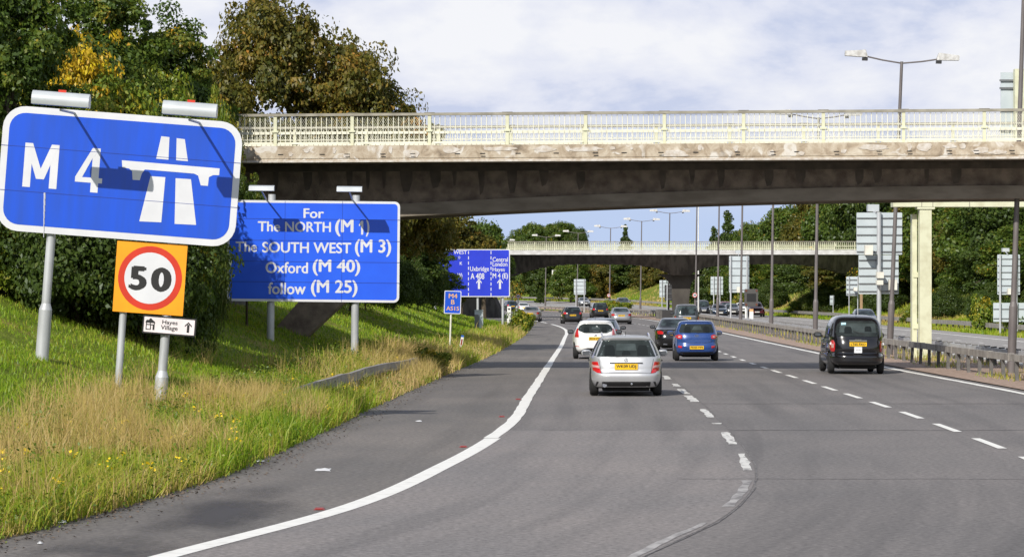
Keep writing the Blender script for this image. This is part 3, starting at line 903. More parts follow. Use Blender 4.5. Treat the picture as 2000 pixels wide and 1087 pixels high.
guard_barrier('crash_barrier', 'paler crash barrier along the edge of the opposite carriageway', shift(XC, 1.25), 60, 560, 1.6, 0.18, 0.14, 0.60, 0.0, (MT['steel'], MT['guard_post']), zres, caps=True, post_w=0.06)
guard_barrier('crash_barrier', 'crash barrier at the foot of the far right bank', shift(XC, 14.3), 120, 640, 3.2, 0.30, 0.10, 0.66, 0.08, (MT['guard'], MT['guard_post']), lambda y, x: verge_right(y, np.array(14.3)))
# short open guard rail of the left verge, nose turned down
LBX = spline([56, 60, 66, 72, 80, 88, 97], [-4.75, -4.55, -4.0, -3.72, -3.35, -3.0, -2.55])
LBZ = spline([56, 60, 66, 72, 80, 88, 97], [-0.52, -0.26, -0.06, -0.03, -0.05, -0.08, -0.12])
guard_barrier('crash_barrier', 'grey guard rail end sloping into the tall grass on the left verge', LBX, 57, 94, 1.9, 0.22, 0.10, 0.62, 0.03, (MT['guard'], MT['guard']), lambda y, x: float(LBZ(y)) + max(0.0, ground_z(x, float(y)))*0.6)
# dark guard cage at the foot of the pier
m = MB(); m.box(-3.6, -2.4, -13, 1, 0.03, 0.95)
pg = thing('pier_guard', 'low dark steel guard wall in front of the far bridge pier', 'crash barrier', (18.9, 326, 0.0))
m.build('wall_panel', MT['dark_plastic'], pg)
m = MB()
for k in range(8): m.box(-3.66, -3.601, -12.8+1.8*k, -12.6+1.8*k, 0.03, 0.95)
m.build('post', MT['guard_post'], pg)

# ------------------------------------------------------------------ twin-arm lamp columns along the reservation
def lamp_column():
    r = empty('street_lamp')
    m = MB(); m.tube((0,0,-0.4),(0,0,2.1),0.135,n=14); m.tube((0,0,2.1),(0,0,2.25),0.135,0.095,n=14); m.tube((0,0,2.25),(0,0,12.0),0.092,0.062,n=14)
    m.build('column', MT['column'], r, smooth=True)
    for s in (-1, 1):
        m = MB(); m.tube((0,0,11.93),(s*0.8,0,12.03),0.032,n=8); m.tube((s*0.8,0,12.03),(s*1.5,0,12.16),0.032,n=8)
        a = m.build('arm', MT['column'], r, smooth=True)
        m = MB()
        lz = 12.12
        prof = [(1.42,0.10,-0.02),(1.50,0.30,0.0),(1.75,0.27,0.0),(2.33,0.20,0.02)]
        sec = []
        for (x, h, dz) in prof:
            sec.append([(s*x, -0.16, lz+dz), (s*x, 0.16, lz+dz), (s*x, 0.12, lz+dz+h), (s*x, -0.12, lz+dz+h)])
        vs = [p for q in sec for p in q]; fs = []
        for i in range(3):
            for j in range(4): fs.append((4*i+j, 4*i+(j+1)%4, 4*i+4+(j+1)%4, 4*i+4+j))
        fs += [(0,1,2,3), (12,13,14,15)]
        m.add(vs, fs); ln = m.build('lantern', MT['lantern'], r)
        m = MB(); m.box(min(s*1.40,s*1.62), max(s*1.40,s*1.62), -0.10, 0.10, lz-0.14, lz-0.025); m.build('gear_box', MT['dark_plastic'], ln)
    return r
lamp0 = lamp_column()
lamps = [(15.6, 96, 'nearest street lamp column, cut by the top right of the photo'),
         (15.42, 125.5, 'street lamp column just behind the black taxi, its twin lanterns high above the bridge railing'),
         (16.28, 165, 'street lamp whose lanterns show through the bridge railing, standing left of the taxi'),
         (16.95, 201, 'street lamp column rising out of the barriers next beyond the one left of the taxi'),
         (17.7, 238, 'street lamp column beside the grey sign back in the reservation'),
         (18.45, 276, 'street lamp column left of the dark matrix signal'),
         (19.2, 322, 'tall street lamp carrying a round sign just right of the far pier'),
         (18.05, 355, 'street lamp just left of the far pier, lanterns below the near bridge'),
         (16.45, 394, 'street lamp third left of the far pier lamp'),
         (13.75, 434, 'street lamp with a small round sign low on its shaft, left of the pier'),
         (9.9, 468, 'street lamp behind the far bridge near the round tree'),
         (5.4, 500, 'street lamp rising past the round tree at the far left bend'),
         (-2.0, 540, 'farthest street lamp at the left end of the far bridge railing')]
for i, (x, y, lab) in enumerate(lamps):
    o = lamp0 if i == 0 else copy_tree(lamp0)
    o.location = (x, y, float(opp_z(y, x-float(XC(y)))))
    o.rotation_euler = (0, R(1.9 if i == 0 else 2.4 if i == 1 else 0.9), R(0) if i < 6 else math.atan(-0.02*(i-5)))
    tag(o, lab, 'street lamp', 'street lamps along the central reservation')

# plain white masts
for (x, y, h, lab) in ((at(915,470,380).x, 380, 12.9, 'white mast rising by the left end of the far bridge'),
                       (at(1364,470,360).x, 360, 14.6, 'white mast standing beside the tall lamp right of the far pier'),
                       (at(1658,470,352).x, 352, 13.8, 'white mast against the dark trees above the right end of the far bridge')):
    mt_ = thing('mast', lab, 'mast', (x, y, max(0, ground_z(x, y))), group='white masts')
    m = MB(); m.tube((0,0,-0.3),(0,0,h*0.45),0.09,0.085,n=10); m.build('lower_tube', MT['white_metal'], mt_, smooth=True)
    m = MB(); m.tube((0,0,h*0.45+0.002),(0,0,h),0.08,0.05,n=10); m.build('upper_tube', MT['white_metal'], mt_, smooth=True)
# ------------------------------------------------------------------ lettering
_fonts = {}
def text_geo(body, offset=0.0):
    """2-D triangulated text: verts [(x, z)], faces; normalised later"""
    key = (body, offset)
    if key in _fonts: return _fonts[key]
    cu = bpy.data.curves.new('lettering', 'FONT')
    cu.body = body; cu.size = 1.0; cu.offset = offset; cu.resolution_u = 4; cu.fill_mode = 'FRONT'
    ob = bpy.data.objects.new('lettering', cu)
    COL.objects.link(ob)
    dg = bpy.context.evaluated_depsgraph_get()
    dg.update()
    me = bpy.data.meshes.new_from_object(ob.evaluated_get(dg))
    v = [(p.co.x, p.co.y) for p in me.vertices]; f = [tuple(p.vertices) for p in me.polygons]
    bpy.data.objects.remove(ob); bpy.data.curves.remove(cu); bpy.data.meshes.remove(me)
    _fonts[key] = (v, f)
    return v, f
def add_text(mb, body, x0, x1, z0, z1, y=-0.004, offset=0.012):
    v, f = text_geo(body, 0.0)
    xs_ = [p[0] for p in v]; zs_ = [p[1] for p in v]
    ax, bx, az, bz = min(xs_), max(xs_), min(zs_), max(zs_)
    o = offset*1.5                                  # stroke weight: overprinted copies, a fraction of a millimetre apart
    ax -= o; bx += o; az -= o*0.6; bz += o*0.6
    for k, (dx, dz) in enumerate(((0, 0), (o, 0), (-o, 0), (0, o*0.6), (0, -o*0.6)) if o > 0.004 else ((0, 0),)):
        mb.add([(x0 + (p[0]+dx-ax)/(bx-ax)*(x1-x0), y - 0.0003*k, z0 + (p[1]+dz-az)/(bz-az)*(z1-z0)) for p in v], [tuple(q) for q in f])
def add_poly(mb, pts, y=-0.004):
    mb.add([(x, y, z) for x, z in pts], [tuple(range(len(pts)))])
def flat(mb, name, mat, parent):
    """thin lettering sheet, normals to the viewer side (-y)"""
    me = bpy.data.meshes.new(name)
    me.from_pydata(mb.v, [], mb.f); me.validate()
    bm = bmesh.new(); bm.from_mesh(me)
    bmesh.ops.triangulate(bm, faces=[f for f in bm.faces if len(f.verts) > 4])
    for f in bm.faces:
        if f.normal.y > 0: f.normal_flip()
    bm.to_mesh(me); bm.free()
    return link(name, me, mat, parent)
def arrow_poly(cx, z0, z1, w, sw):
    h = z1-z0
    return [[(cx-sw/2, z0), (cx+sw/2, z0), (cx+sw/2, z1-h*0.25), (cx-sw/2, z1-h*0.25)],
            [(cx-w/2, z1-h*0.48), (cx-w/2, z1-h*0.34), (cx, z1), (cx+w/2, z1-h*0.34), (cx+w/2, z1-h*0.48), (cx, z1-h*0.16)]]

def panel(parent, name, w, h, r, t, mat, y=0.0, cx=0, cz=0):
    m = MB(); m.prism([(x+cx, z+cz) for x, z in rr_poly(w, h, r)], y, y+t); return m.build(name, mat, parent)
def face_sheet(parent, name, w, h, r, mat, y, cx=0, cz=0):
    m = MB(); add_poly(m, [(x+cx, z+cz) for x, z in rr_poly(w, h, r)], y); return flat(m, name, mat, parent)

# ------------------------------------------------------------------ big M4 sign (left foreground)
S = 103.4
roll = 4.4
S1 = thing('motorway_sign', 'large tilted blue M 4 sign with the motorway symbol, two lamps over its top edge', 'road sign', at(233, 344, 58), (0, R(roll), 0))
W1, H1 = 4.53, 2.36
brd = panel(S1, 'board', W1, H1, 0.42, 0.05, MT['sign_white'])
face_sheet(brd, 'blue_face', W1-0.25, H1-0.25, 0.30, MT['blue_sign'], -0.003)
# photo pixel -> sign plane
cr, sr = math.cos(R(roll)), math.sin(R(roll))
def s1(px, py):
    dx, dz = (px-233)/S, (344-py)/S
    return (dx*cr - dz*sr, dx*sr + dz*cr)
m = MB()
# M
xa, xb = s1(46,331)[0], s1(113,331)[0]; sw = 0.145; xm = (xa+xb)/2
add_poly(m, [(xa, -0.335), (xa+sw, -0.335), (xa+sw, 0.495), (xa, 0.495)], -0.006)
add_poly(m, [(xb-sw, -0.335), (xb, -0.335), (xb, 0.495), (xb-sw, 0.495)], -0.006)
add_poly(m, [(xm-0.075, -0.17), (xm+0.075, -0.17), (xa+sw, 0.495), (xa+0.005, 0.495)], -0.0065)
add_poly(m, [(xm-0.075, -0.17), (xm+0.075, -0.17), (xb-0.005, 0.495), (xb-sw, 0.495)], -0.007)
# 4
x4a, x4b = s1(147,345)[0], s1(198,345)[0]
add_poly(m, [(x4b-0.19, 0.49), (x4b-0.05, 0.49), (x4b-0.05, -0.345), (x4b-0.19, -0.345)], -0.006)
add_poly(m, [(x4a, -0.165), (x4b+0.02, -0.165), (x4b+0.02, -0.07), (x4a, -0.07)], -0.0065)
add_poly(m, [(x4a, -0.07), (x4a+0.13, -0.07), (x4b-0.19, 0.30), (x4b-0.05, 0.49), (x4b-0.20, 0.49)], -0.007)
# motorway symbol
for quad in ([(315,266),(331,268),(329,312),(305,310)], [(345,270),(361,272),(367,315),(344,313)],
             [(294,344),(323,346),(315,434),(272,432)], [(343,348),(373,350),(383,439),(341,437)]):
    add_poly(m, [s1(*q) for q in quad][::-1], -0.006)
add_poly(m, [s1(238,313), s1(239,327), s1(252,329), s1(258,334), s1(259,351), s1(273,352), s1(277,339), s1(283,331), s1(379,339), s1(387,343), s1(392,362), s1(406,363), s1(408,346), s1(416,342), s1(428,342), s1(429,329)], -0.006)
flat(m, 'lettering', MT['sign_white'], brd)
m = MB()
for z in (0.42, -0.42): m.box(-W1/2+0.002, W1/2-0.002, -0.0085, -0.0075, z-0.004, z+0.004)
m.build('panel_seam', MT['seam'], brd)
m = MB()
for k in range(7): m.tube((-1.38+0.006*k, -0.009, -0.42-0.12*k), (-1.375+0.006*(k+1), -0.009, -0.42-0.12*(k+1)), 0.018-0.002*k, n=4)
m.build('bird_streak', MT['sign_white'], brd)
for (px, zlo) in ((97, -3.75), (335, -4.7)):
    x = s1(px, 470)[0]
    m = MB(); m.tube((x, 0.15, -2.5 if zlo > -4 else -3.6), (x, 0.15, 1.1), 0.085, n=16); m.tube((x,0.15,zlo), (x,0.15,-2.62 if zlo > -4 else -3.72), 0.125, n=16)
    m.tube((x,0.15,-2.62 if zlo > -4 else -3.72), (x,0.15,-2.5 if zlo > -4 else -3.6), 0.125, 0.085, n=16, cap=False)
    m.build('post', MT['steel'], S1, smooth=True)
for (xa, xb, zc) in ((s1(68,192)[0]+0.24, s1(180,204)[0]+0.20, 1.24), (s1(326,217)[0]+0.13, s1(433,227)[0]+0.08, 1.24)):
    la = 1.75
    m = MB(); seg = 10
    vs, fs = [], []
    for xx in (xa, xb):
        for k in range(seg+1):
            a = R(-35 + 250*k/seg)
            vs.append((xx, -la + 0.16*math.cos(a), zc + 0.16*math.sin(a)))
    for k in range(seg): fs.append((k, k+1, seg+2+k, seg+1+k))
    fs += [tuple(range(seg+1)), tuple(range(2*seg+1, seg, -1)), (0, seg+1, 2*seg+1, seg)]
    m.add(vs, fs); hood = m.build('sign_lamp', MT['lamp_hood'], S1)
    smooth_by_angle(hood.data)
    xc_ = (xa+xb)/2
    m = MB(); m.tube((xc_, -la+0.02, zc-0.165), (xc_, 0.02, 1.12), 0.024, n=8); m.build('arm', MT['steel'], hood)
    m = MB(); m.box(xc_-0.06, xc_+0.08, -la-0.02, -la+0.05, zc+0.157, zc+0.20); m.build('bracket', MT['red_sign'], hood)

# ------------------------------------------------------------------ 50 sign on orange backing
S5 = thing('speed_limit_sign', 'orange square sign with a red ring and black 50, below the M 4 sign', 'road sign', at(293, 543, 58.05), (0, R(4.0), 0))
pl = panel(S5, 'backing_board', 1.33, 1.34, 0.01, 0.03, MT['orange'])
m = MB(); add_poly(m, circ_poly(0.605), -0.003); flat(m, 'red_ring', MT['red_sign'], pl)
m = MB(); add_poly(m, circ_poly(0.485), -0.005); flat(m, 'white_disc', MT['sign_white'], pl)
m = MB(); add_text(m, '5', -0.395, -0.055, -0.245, 0.215, -0.007, 0.036); add_text(m, '0', 0.02, 0.41, -0.245, 0.22, -0.007, 0.036); flat(m, 'lettering', MT['black'], pl)
m = MB(); m.tube((-0.475, 0.115, -2.45), (-0.475, 0.115, 0.6), 0.068, n=14); m.build('post', MT['steel'], S5, smooth=True)

# ------------------------------------------------------------------ Hayes Village sign
SH = thing('direction_sign', 'small white sign reading Hayes Village with a house and an arrow', 'road sign', at(330.5, 636, 58.0), (0, R(4.6), 0))
hb = panel(SH, 'board', 1.01, 0.34, 0.02, 0.03, MT['black'])
face_sheet(hb, 'white_face', 0.955, 0.285, 0.012, MT['pink_white'], -0.003)
m = MB()
add_text(m, 'Hayes', -0.135, 0.155, 0.005, 0.105, -0.006, 0.012); add_text(m, 'Village', -0.155, 0.165, -0.105, 0.005, -0.006, 0.012)
for p in arrow_poly(0.36, -0.10, 0.10, 0.135, 0.045): add_poly(m, p, -0.006)
add_poly(m, [(-0.45,0.045),(-0.43,0.085),(-0.39,0.085),(-0.37,0.115),(-0.34,0.115),(-0.335,0.10),(-0.28,0.06),(-0.265,0.03),(-0.45,0.03)], -0.006)
for (xa, xb, za, zb_) in ((-0.44,-0.425,-0.10,0.03),(-0.29,-0.275,-0.10,0.03),(-0.425,-0.29,-0.012,0.006),(-0.425,-0.36,-0.10,-0.085),(-0.36,-0.342,-0.10,-0.012),(-0.31,-0.29,-0.10,-0.012),(-0.37,-0.352,0.006,0.03)):
    add_poly(m, [(xa,za),(xb,za),(xb,zb_),(xa,zb_)], -0.0065)
flat(m, 'lettering', MT['black'], hb)
m = MB(); m.box(0.07, 0.25, 0.031, 0.06, -0.05, -0.02); m.build('bracket', MT['steel'], SH)

# ------------------------------------------------------------------ 'For The NORTH' sign
YF = 89.0; SF = FPX/YF
FX, FY = 612, 490.5
S2 = thing('direction_sign', 'blue sign listing For The NORTH, The SOUTH WEST, Oxford and follow M 25', 'road sign', at(FX, FY, YF), (0, R(0.6), 0))
W_, H_ = 337/SF, 197/SF
b2 = panel(S2, 'board', W_, H_, 0.16, 0.05, MT['sign_white'])
face_sheet(b2, 'blue_face', W_-0.14, H_-0.14, 0.10, MT['blue_sign3'], -0.003)
def f2(px0, px1, py0, py1):   # text box in the sign plane
    return ((px0-FX)/SF, (px1-FX)/SF, (FY-py1)/SF, (FY-py0)/SF)
m = MB()
for (tx, a, b, c, d, off) in (('For',592,632,407,426,0.016),('The',503,547,433,453,0.016),('NORTH',556,646,433,453,0.016),('(M',654,690,427,461,0.024),(')',714,721,427,461,0.020),
                       ('The',460,502,473,493,0.016),('SOUTH WEST',512,686,473,494,0.016),('(M 3)',693,764,466,500,0.020),
                       ('Oxford',519,602,512,534,0.016),('(M 40)',611,704,506,538,0.020),('follow',524,598,552,575,0.016),('(M 25)',608,699,546,579,0.020)):
    add_text(m, tx, *f2(a,b,c,d), y=-0.006, offset=off)
a, b, c, d = f2(702, 709, 430, 457)
add_poly(m, [(b-0.062, c), (b, c), (b, d), (b-0.055, d), (a-0.02, d-0.10), (a-0.02, d-0.16), (b-0.062, d-0.115)], -0.006)
flat(m, 'lettering', MT['sign_white'], b2)
m = MB()
for py in (428, 470, 511, 551): z = (FY-py)/SF; m.box(-W_/2+0.002, W_/2-0.002, -0.0085, -0.0078, z-0.006, z+0.006)
for px in (556, 668): x = (px-FX)/SF; m.box(x-0.004, x+0.004, -0.0095, -0.0088, -H_/2+0.01, H_/2-0.01)
m.build('panel_seam', MT['seam'], b2)
for (px, zl) in ((529, -2.9), (694, -3.45)):
    x = (px-FX)/SF
    m = MB(); m.tube((x,0.18,zl),(x,0.18,H_/2+0.18),0.108,n=16); m.build('post', MT['steel'], S2, smooth=True)
for px in (517, 686):
    x = (px-FX)/SF; la = 1.3; zc = H_/2+0.30
    m = MB(); m.add([(x-0.36,-la-0.16,zc-0.07),(x+0.36,-la-0.16,zc-0.07),(x+0.36,-la+0.16,zc-0.07),(x-0.36,-la+0.16,zc-0.07),(x-0.36,-la-0.10,zc+0.05),(x+0.36,-la-0.10,zc+0.05),(x+0.36,-la+0.12,zc+0.09),(x-0.36,-la+0.12,zc+0.09)],
                    [(0,3,2,1),(4,5,6,7),(0,1,5,4),(1,2,6,5),(2,3,7,6),(3,0,4,7)])
    hd = m.build('sign_lamp', MT['lamp_hood'], S2)
    m = MB(); m.tube((x,-la+0.05,zc-0.075),(x+0.02,0.15,H_/2+0.02),0.024,n=8); m.build('arm', MT['steel'], hd)

# ------------------------------------------------------------------ lane direction sign (Uxbridge / Central London)
YU = 215.0; SU = FPX/YU
UX0, UX1, UY0, UY1 = 826, 996, 486.5, 579.5
UX, UY = (UX0+UX1)/2, (UY0+UY1)/2
S3 = thing('lane_sign', 'big blue lane sign for Uxbridge and Central London, half covered by a tree', 'road sign', at(UX, UY, YU))
W_, H_ = (UX1-UX0)/SU, (UY1-UY0)/SU
b3 = panel(S3, 'board', W_, H_, 0.12, 0.06, MT['sign_white'])
face_sheet(b3, 'blue_face', W_-0.13, H_-0.13, 0.08, MT['blue_sign2'], -0.004)
def u3(a, b, c, d): return ((a-UX)/SU, (b-UX)/SU, (UY-d)/SU, (UY-c)/SU)
m = MB()
for (tx, a, b, c, d, off) in (('Uxbridge',918,955,520,532,0.010),('A 408',919,946,533,545,0.016),('Central',962,992,502,511,0.010),('London',962,991,511,520,0.010),('Hayes',962,986,522,532,0.010),('M 4 (E)',962,992,533,546,0.016),('WEST',886,912,489,496,0.010),('O',895,899,500,505,0.010),('K',898,903,511,517,0.010),('W)',893,903,533,545,0.016)):
    add_text(m, tx, *u3(a,b,c,d), y=-0.008, offset=off)
for cx in (935.5, 976.5):
    x = (cx-UX)/SU
    for p in arrow_poly(x, (UY-564)/SU, (UY-544)/SU, 10.5/SU, 4/SU): add_poly(m, p, -0.008)
for cx in (915, 959):
    x = (cx-UX)/SU
    for k in range(9):
        z = (UY-490-k*10.2)/SU; add_poly(m, [(x-0.028,z-0.22),(x+0.028,z-0.22),(x+0.028,z),(x-0.028,z)], -0.008)
flat(m, 'lettering', MT['sign_white'], b3)
for px in (850, 933, 982):
    x = (px-UX)/SU
    m = MB(); m.tube((x,0.2,-4.4),(x,0.2,H_/2-0.1),0.085,n=12); m.build('post', MT['steel'], S3, smooth=True)

# ------------------------------------------------------------------ location marker M4 B AS15
pb = on_ground(880.5, 681)
YM = pb.y; SM = FPX/YM
MX, MY = 884, 590
S4 = thing('location_sign', 'small blue marker sign reading M4 B AS15 on a thin post', 'road sign', at(MX, MY, YM), (0, R(2.0), 0))
b4 = panel(S4, 'board', 33/SM, 45/SM, 0.05, 0.02, MT['sign_white'])
face_sheet(b4, 'blue_face', 30/SM, 42/SM, 0.035, MT['blue_sign'], -0.003)
m = MB()
for (tx, a, b, c, d) in (('M4',876,893,573,582),('B',881,888,585,594),('AS15',872,897,598,606)):
    add_text(m, tx, (a-MX)/SM, (b-MX)/SM, (MY-d)/SM, (MY-c)/SM, y=-0.006, offset=0.014)
flat(m, 'lettering', MT['amber_text'], b4)
m = MB(); m.tube((-0.05,0.07,-3.0),(-0.05,0.07,0.3),0.035,n=10); m.build('post', MT['ivory_box'], S4, smooth=True)

# marker post with red reflector and blue head
pm = on_ground(899, 684)
mk = thing('marker_post', 'white roadside marker post with a red reflector and blue cap', 'marker post', pm, (0, R(9), 0))
m = MB(); m.box(-0.055,0.055,-0.03,0.03,-0.2,0.55); m.build('shaft', MT['white_metal'], mk)
m = MB(); m.box(-0.057,0.057,-0.032,0.032,0.551,0.63); m.build('cap', MT['marker_blue'], mk)
m = MB(); m.box(-0.03,0.03,-0.036,-0.031,0.22,0.47); m.build('reflector', MT['red_reflect'], mk)

# roadside cabinet
pc = on_ground(935, 643)
sc_ = FPX/pc.y
cb = thing('cabinet', 'grey roadside equipment cabinet below the blue lane sign', 'cabinet', pc)
m = MB(); m.box(-8/sc_, 8.5/sc_, -0.2, 0.2, -0.3, 37/sc_); m.box(-8.4/sc_, 8.9/sc_, -0.23, 0.22, 37/sc_+0.002, 38/sc_); m.build('housing', MT['sign_back'], cb)
m = MB(); m.box(-8/sc_, 1/sc_, -0.35, -0.205, 0.0, 29/sc_); m.box(-6/sc_, -1/sc_, -0.36, -0.351, 20/sc_, 25/sc_); m.build('meter_box', MT['rail_grey'], cb)

# white stub posts
for (px, py, h, lab, red) in ((993.5, 645, 47, 'tall square white post on the grass edge with a ringed base', False), (1467, 634, 26, 'orange topped white marker post in the central reservation', True)):
    p = on_ground(px, py) if not red else at(px, py, 252)
    s_ = FPX/p.y
    t_ = thing('marker_post', lab, 'marker post', p, (0, R(1.0), 0))
    w = 4.0/s_
    m = MB(); m.box(-w, w, -w, w, -0.3, h*0.30/s_); m.box(-w*0.95, w*0.95, -w*0.95, w*0.95, h*0.30/s_+0.02, h/s_); m.build('shaft', MT['white_metal'], t_)
    m = MB()
    if red: m.box(-w*0.9, w*0.9, -w*0.9, w*0.9, h/s_+0.002, (h+5)/s_); m.build('cap', MT['amber_text'], t_)
    else: m.box(-w*0.5, w*0.5, -w-0.012, -w-0.001, h*0.86/s_, h*0.92/s_); m.build('reflector', MT['dark_plastic'], t_)

# small round speed signs
def disc_sign(name, label, p, r, post_h, on_post=True):
    t_ = thing(name, label, 'road sign', p, group='round speed signs')
    m = MB(); m.prism(circ_poly(r, 28), 0, 0.02); d = m.build('plate', MT['sign_white'], t_)
    m = MB()
    n = 28; o_ = circ_poly(r*0.99, n); i_ = circ_poly(r*0.78, n)
    for k in range(n):
        add_poly(m, [o_[k], o_[(k+1)%n], i_[(k+1)%n], i_[k]], -0.004)
    flat(m, 'red_ring', MT['red_sign'], d)
    m = MB(); add_text(m, '50', -r*0.55, r*0.55, -r*0.36, r*0.36, -0.005, 0.04); flat(m, 'lettering', MT['black'], d)
    m = MB()
    if on_post: m.tube((0,0.05,-post_h),(0,0.05,r*0.6),0.045,n=8)
    else: m.box(-0.08,0.08,0.021,0.12,-0.05,0.05)
    m.build('post' if on_post else 'bracket', MT['steel'], t_)
    return t_
disc_sign('speed_limit_sign', 'round 50 sign on its own thin post at the left verge', at(1012, 578.5, 236), 0.19, 2.8)
disc_sign('speed_limit_sign', 'round 50 sign strapped to the tall lamp column right of the far pier', at(1357, 576, 321.5), 0.25, 0, False)
disc_sign('speed_limit_sign', 'round 50 sign strapped to the lamp column left of the far pier', at(1189, 576.5, 433.5), 0.24, 0, False)

# ------------------------------------------------------------------ signs seen from behind
def sign_back(label, Y, panels, posts, base_py, rails=5, boxes=(), lamp=None, mat='sign_back', name='road_sign', sx=1000):
    """panels: (px0, px1, py0, py1); posts: (px, width_px)"""
    s_ = FPX/Y
    cx = panels[0][0]*0.5 + panels[0][1]*0.5
    base = at(cx, base_py, Y)
    t_ = thing(name, label, 'road sign', base)
    X = lambda px: (px-cx)/s_
    Z = lambda py: (base_py-py)/s_
    for k, (a, b, c, d) in enumerate(panels):
        m = MB(); m.prism([(X(a)+(X(b)-X(a))/2+x, Z(d)+(Z(c)-Z(d))/2+z) for x, z in rr_poly(X(b)-X(a), Z(c)-Z(d), 0.04)], 0.0-0.001*k, 0.035); pn = m.build('panel', MT[mat], t_)
        m = MB(); r_ = max(2, int(round((d-c)/18.0))) if rails is None else rails
        for i in range(r_):
            z = Z(d) + (Z(c)-Z(d))*(i+0.35)/r_
            m.box(X(a)+0.01, X(b)-0.01, -0.05, -0.002, z-0.022, z+0.022)
        m.build('panel_rail', MT['rail_grey'], pn)
    top = min(p[2] for p in panels)
    for (px, w) in posts:
        m = MB(); m.tube((X(px), -0.05-w/s_/2, -0.5), (X(px), -0.05-w/s_/2, Z(top)+0.02), w/s_/2, n=12); m.build('post', MT['steel'], t_, smooth=True)
    for (a, b, c, d) in boxes:
        m = MB(); m.box(X(a), X(b), -0.75, -0.45 if False else -0.30, Z(d), Z(c)); m.box(X(a)+0.02, X(b)-0.02, -0.30, -0.051, Z(d)+0.05, Z(d)+0.1); m.build('control_box', MT['ivory_box'], t_)
    if lamp:
        a, b, c, d, px = lamp
        m = MB(); m.box(X(a), X(b), 0.7, 1.2, Z(d), Z(c)); ld = m.build('sign_lamp', MT['lamp_hood'], t_)
        m = MB(); m.tube((X(px), 0.72, Z(d)-0.02), (X(px), -0.05, Z(top)+0.01), 0.03, n=8); m.build('arm', MT['steel'], ld)
    return t_
sign_back('large two-tier grey sign back with cream boxes, behind the black taxi', 131, [(1673,1762,415,497),(1677,1755,498,574)], [(1716,9)], 690, 5, [(1686,1701,479,498),(1709,1722,531,543),(1709,1721,547,556),(1733,1748,546,566)], (1699,1721,398,412,1710))
sign_back('grey sign back between two white posts beside the dark matrix signal', 262, [(1424,1463,500,571)], [(1427,3.2),(1459,3.0)], 633, 5, [(1438,1444,560,571)], (1438,1447,488,494,1443))
sign_back('small grey sign back on two white posts at the bend, left of the far pier', 452, [(1121,1144,545,575)], [(1125,2.2),(1141,2.2)], 612, 4)
sign_back('narrow pale sign back on the bank just left of the far pier', 470, [(1288,1312,547,580)], [(1293,2)], 602, 4)
sign_back('grey sign back standing past the waiting opposite cars, left of the matrix signal', 420, [(1388,1412,540,575)], [(1394,2.2),(1406,2.2)], 610, 4)
sign_back('small grey sign back left of the big two-tier sign, on two thin posts', 160, [(1653,1676,540,577)], [(1658,1.8),(1675,1.8)], 668, 4, [(1665,1671,561,568)])
sign_back('grey sign back with a lamp above the wide lower panel at the right edge', 193, [(1948,1992,497,575)], [(1953,4),(1985,4)], 650, 6, [(1965,1972,563,575)], (1962,1975,484,491,1968))
sign_back('wide low grey panel at the right edge under the tall sign back', 191, [(1940,2010,591,628)], [(1953,4),(1986,4)], 650, 2)
sign_back('small pale sign back at the foot of the right bank', 312, [(1621,1629,577,595)], [(1627,1.6)], 612, 2)

# wooden post in the trees
pw = at(1682, 640, 240)
wp = thing('wooden_post', 'brown timber post standing behind the big two-tier sign', 'post', pw)
m = MB(); m.box(-0.1,0.1,-0.1,0.1,-0.5,3.2); m.build('shaft', M('timber', (0.33,0.22,0.12), 0.8), wp)

# dark matrix signal
ps = at(1457, 635, 256); s_ = FPX/256
ms = thing('matrix_signal', 'dark matrix signal box with corner lamps on a white post', 'traffic signal', ps)
m = MB(); m.prism([((1467-1457)/s_+x, (635-581)/s_+z) for x, z in rr_poly(26/s_, 34/s_, 0.10)], -0.3, 0.1); mbx = m.build('housing', M('matrix_grey', (0.075,0.072,0.07), 0.6), ms)
m = MB(); cx, cz = 10/s_, 54/s_; m.box(cx-9/s_, cx+9/s_, -0.315, -0.301, cz-8/s_, cz+8/s_); m.build('screen', MT['black'], mbx)
for dx in (-10, 10):
    for dz in (-13.5, 13.5):
        m = MB(); m.prism(circ_poly(0.085, 14, cx+dx/s_, cz+dz/s_), -0.33, -0.301); m.build('signal_lamp', M('amber_lens', (0.16,0.05,0.03), 0.3), mbx)
m = MB(); m.tube((0,0.0,-0.3),(0,0.0,37/s_-0.003),0.085,n=12); m.build('post', MT['white_metal'], ms, smooth=True)
# dark board in front of pier
db = sign_back('dark board on a post just in front of the far bridge pier', 318, [(1298,1312,556,587)], [(1303,2.5)], 622, 3, mat='dark_plastic')
# white panel on bank
wb = sign_back('white panel on the far bank behind the left end of the far bridge', 560, [(1078,1094,527,556)], [(1081,1.5),(1091,1.5)], 575, 2, mat='white_metal')
# little white marker by the bend
# ------------------------------------------------------------------ vehicles
def paint(name, col, metal=0.0, rough=0.28, coat=0.7):
    m, n, b = mat_base(name)
    b.inputs['Base Color'].default_value = tuple(col) + (1,)
    b.inputs['Metallic'].default_value = metal
    b.inputs['Roughness'].default_value = rough
    b.inputs['Coat Weight'].default_value = coat
    b.inputs['Coat Roughness'].default_value = 0.04
    # film of road dust towards the lower body, uneven
    tcn = n.nodes.new('ShaderNodeTexCoord'); nz = n.nodes.new('ShaderNodeTexNoise')
    nz.inputs['Scale'].default_value = 4.0; nz.inputs['Detail'].default_value = 5
    n.links.new(tcn.outputs['Object'], nz.inputs['Vector'])
    mrn = n.nodes.new('ShaderNodeMapRange'); mrn.inputs['To Min'].default_value = rough*0.75; mrn.inputs['To Max'].default_value = rough*1.5
    n.links.new(nz.outputs['Fac'], mrn.inputs['Value']); n.links.new(mrn.outputs[0], b.inputs['Roughness'])
    return m
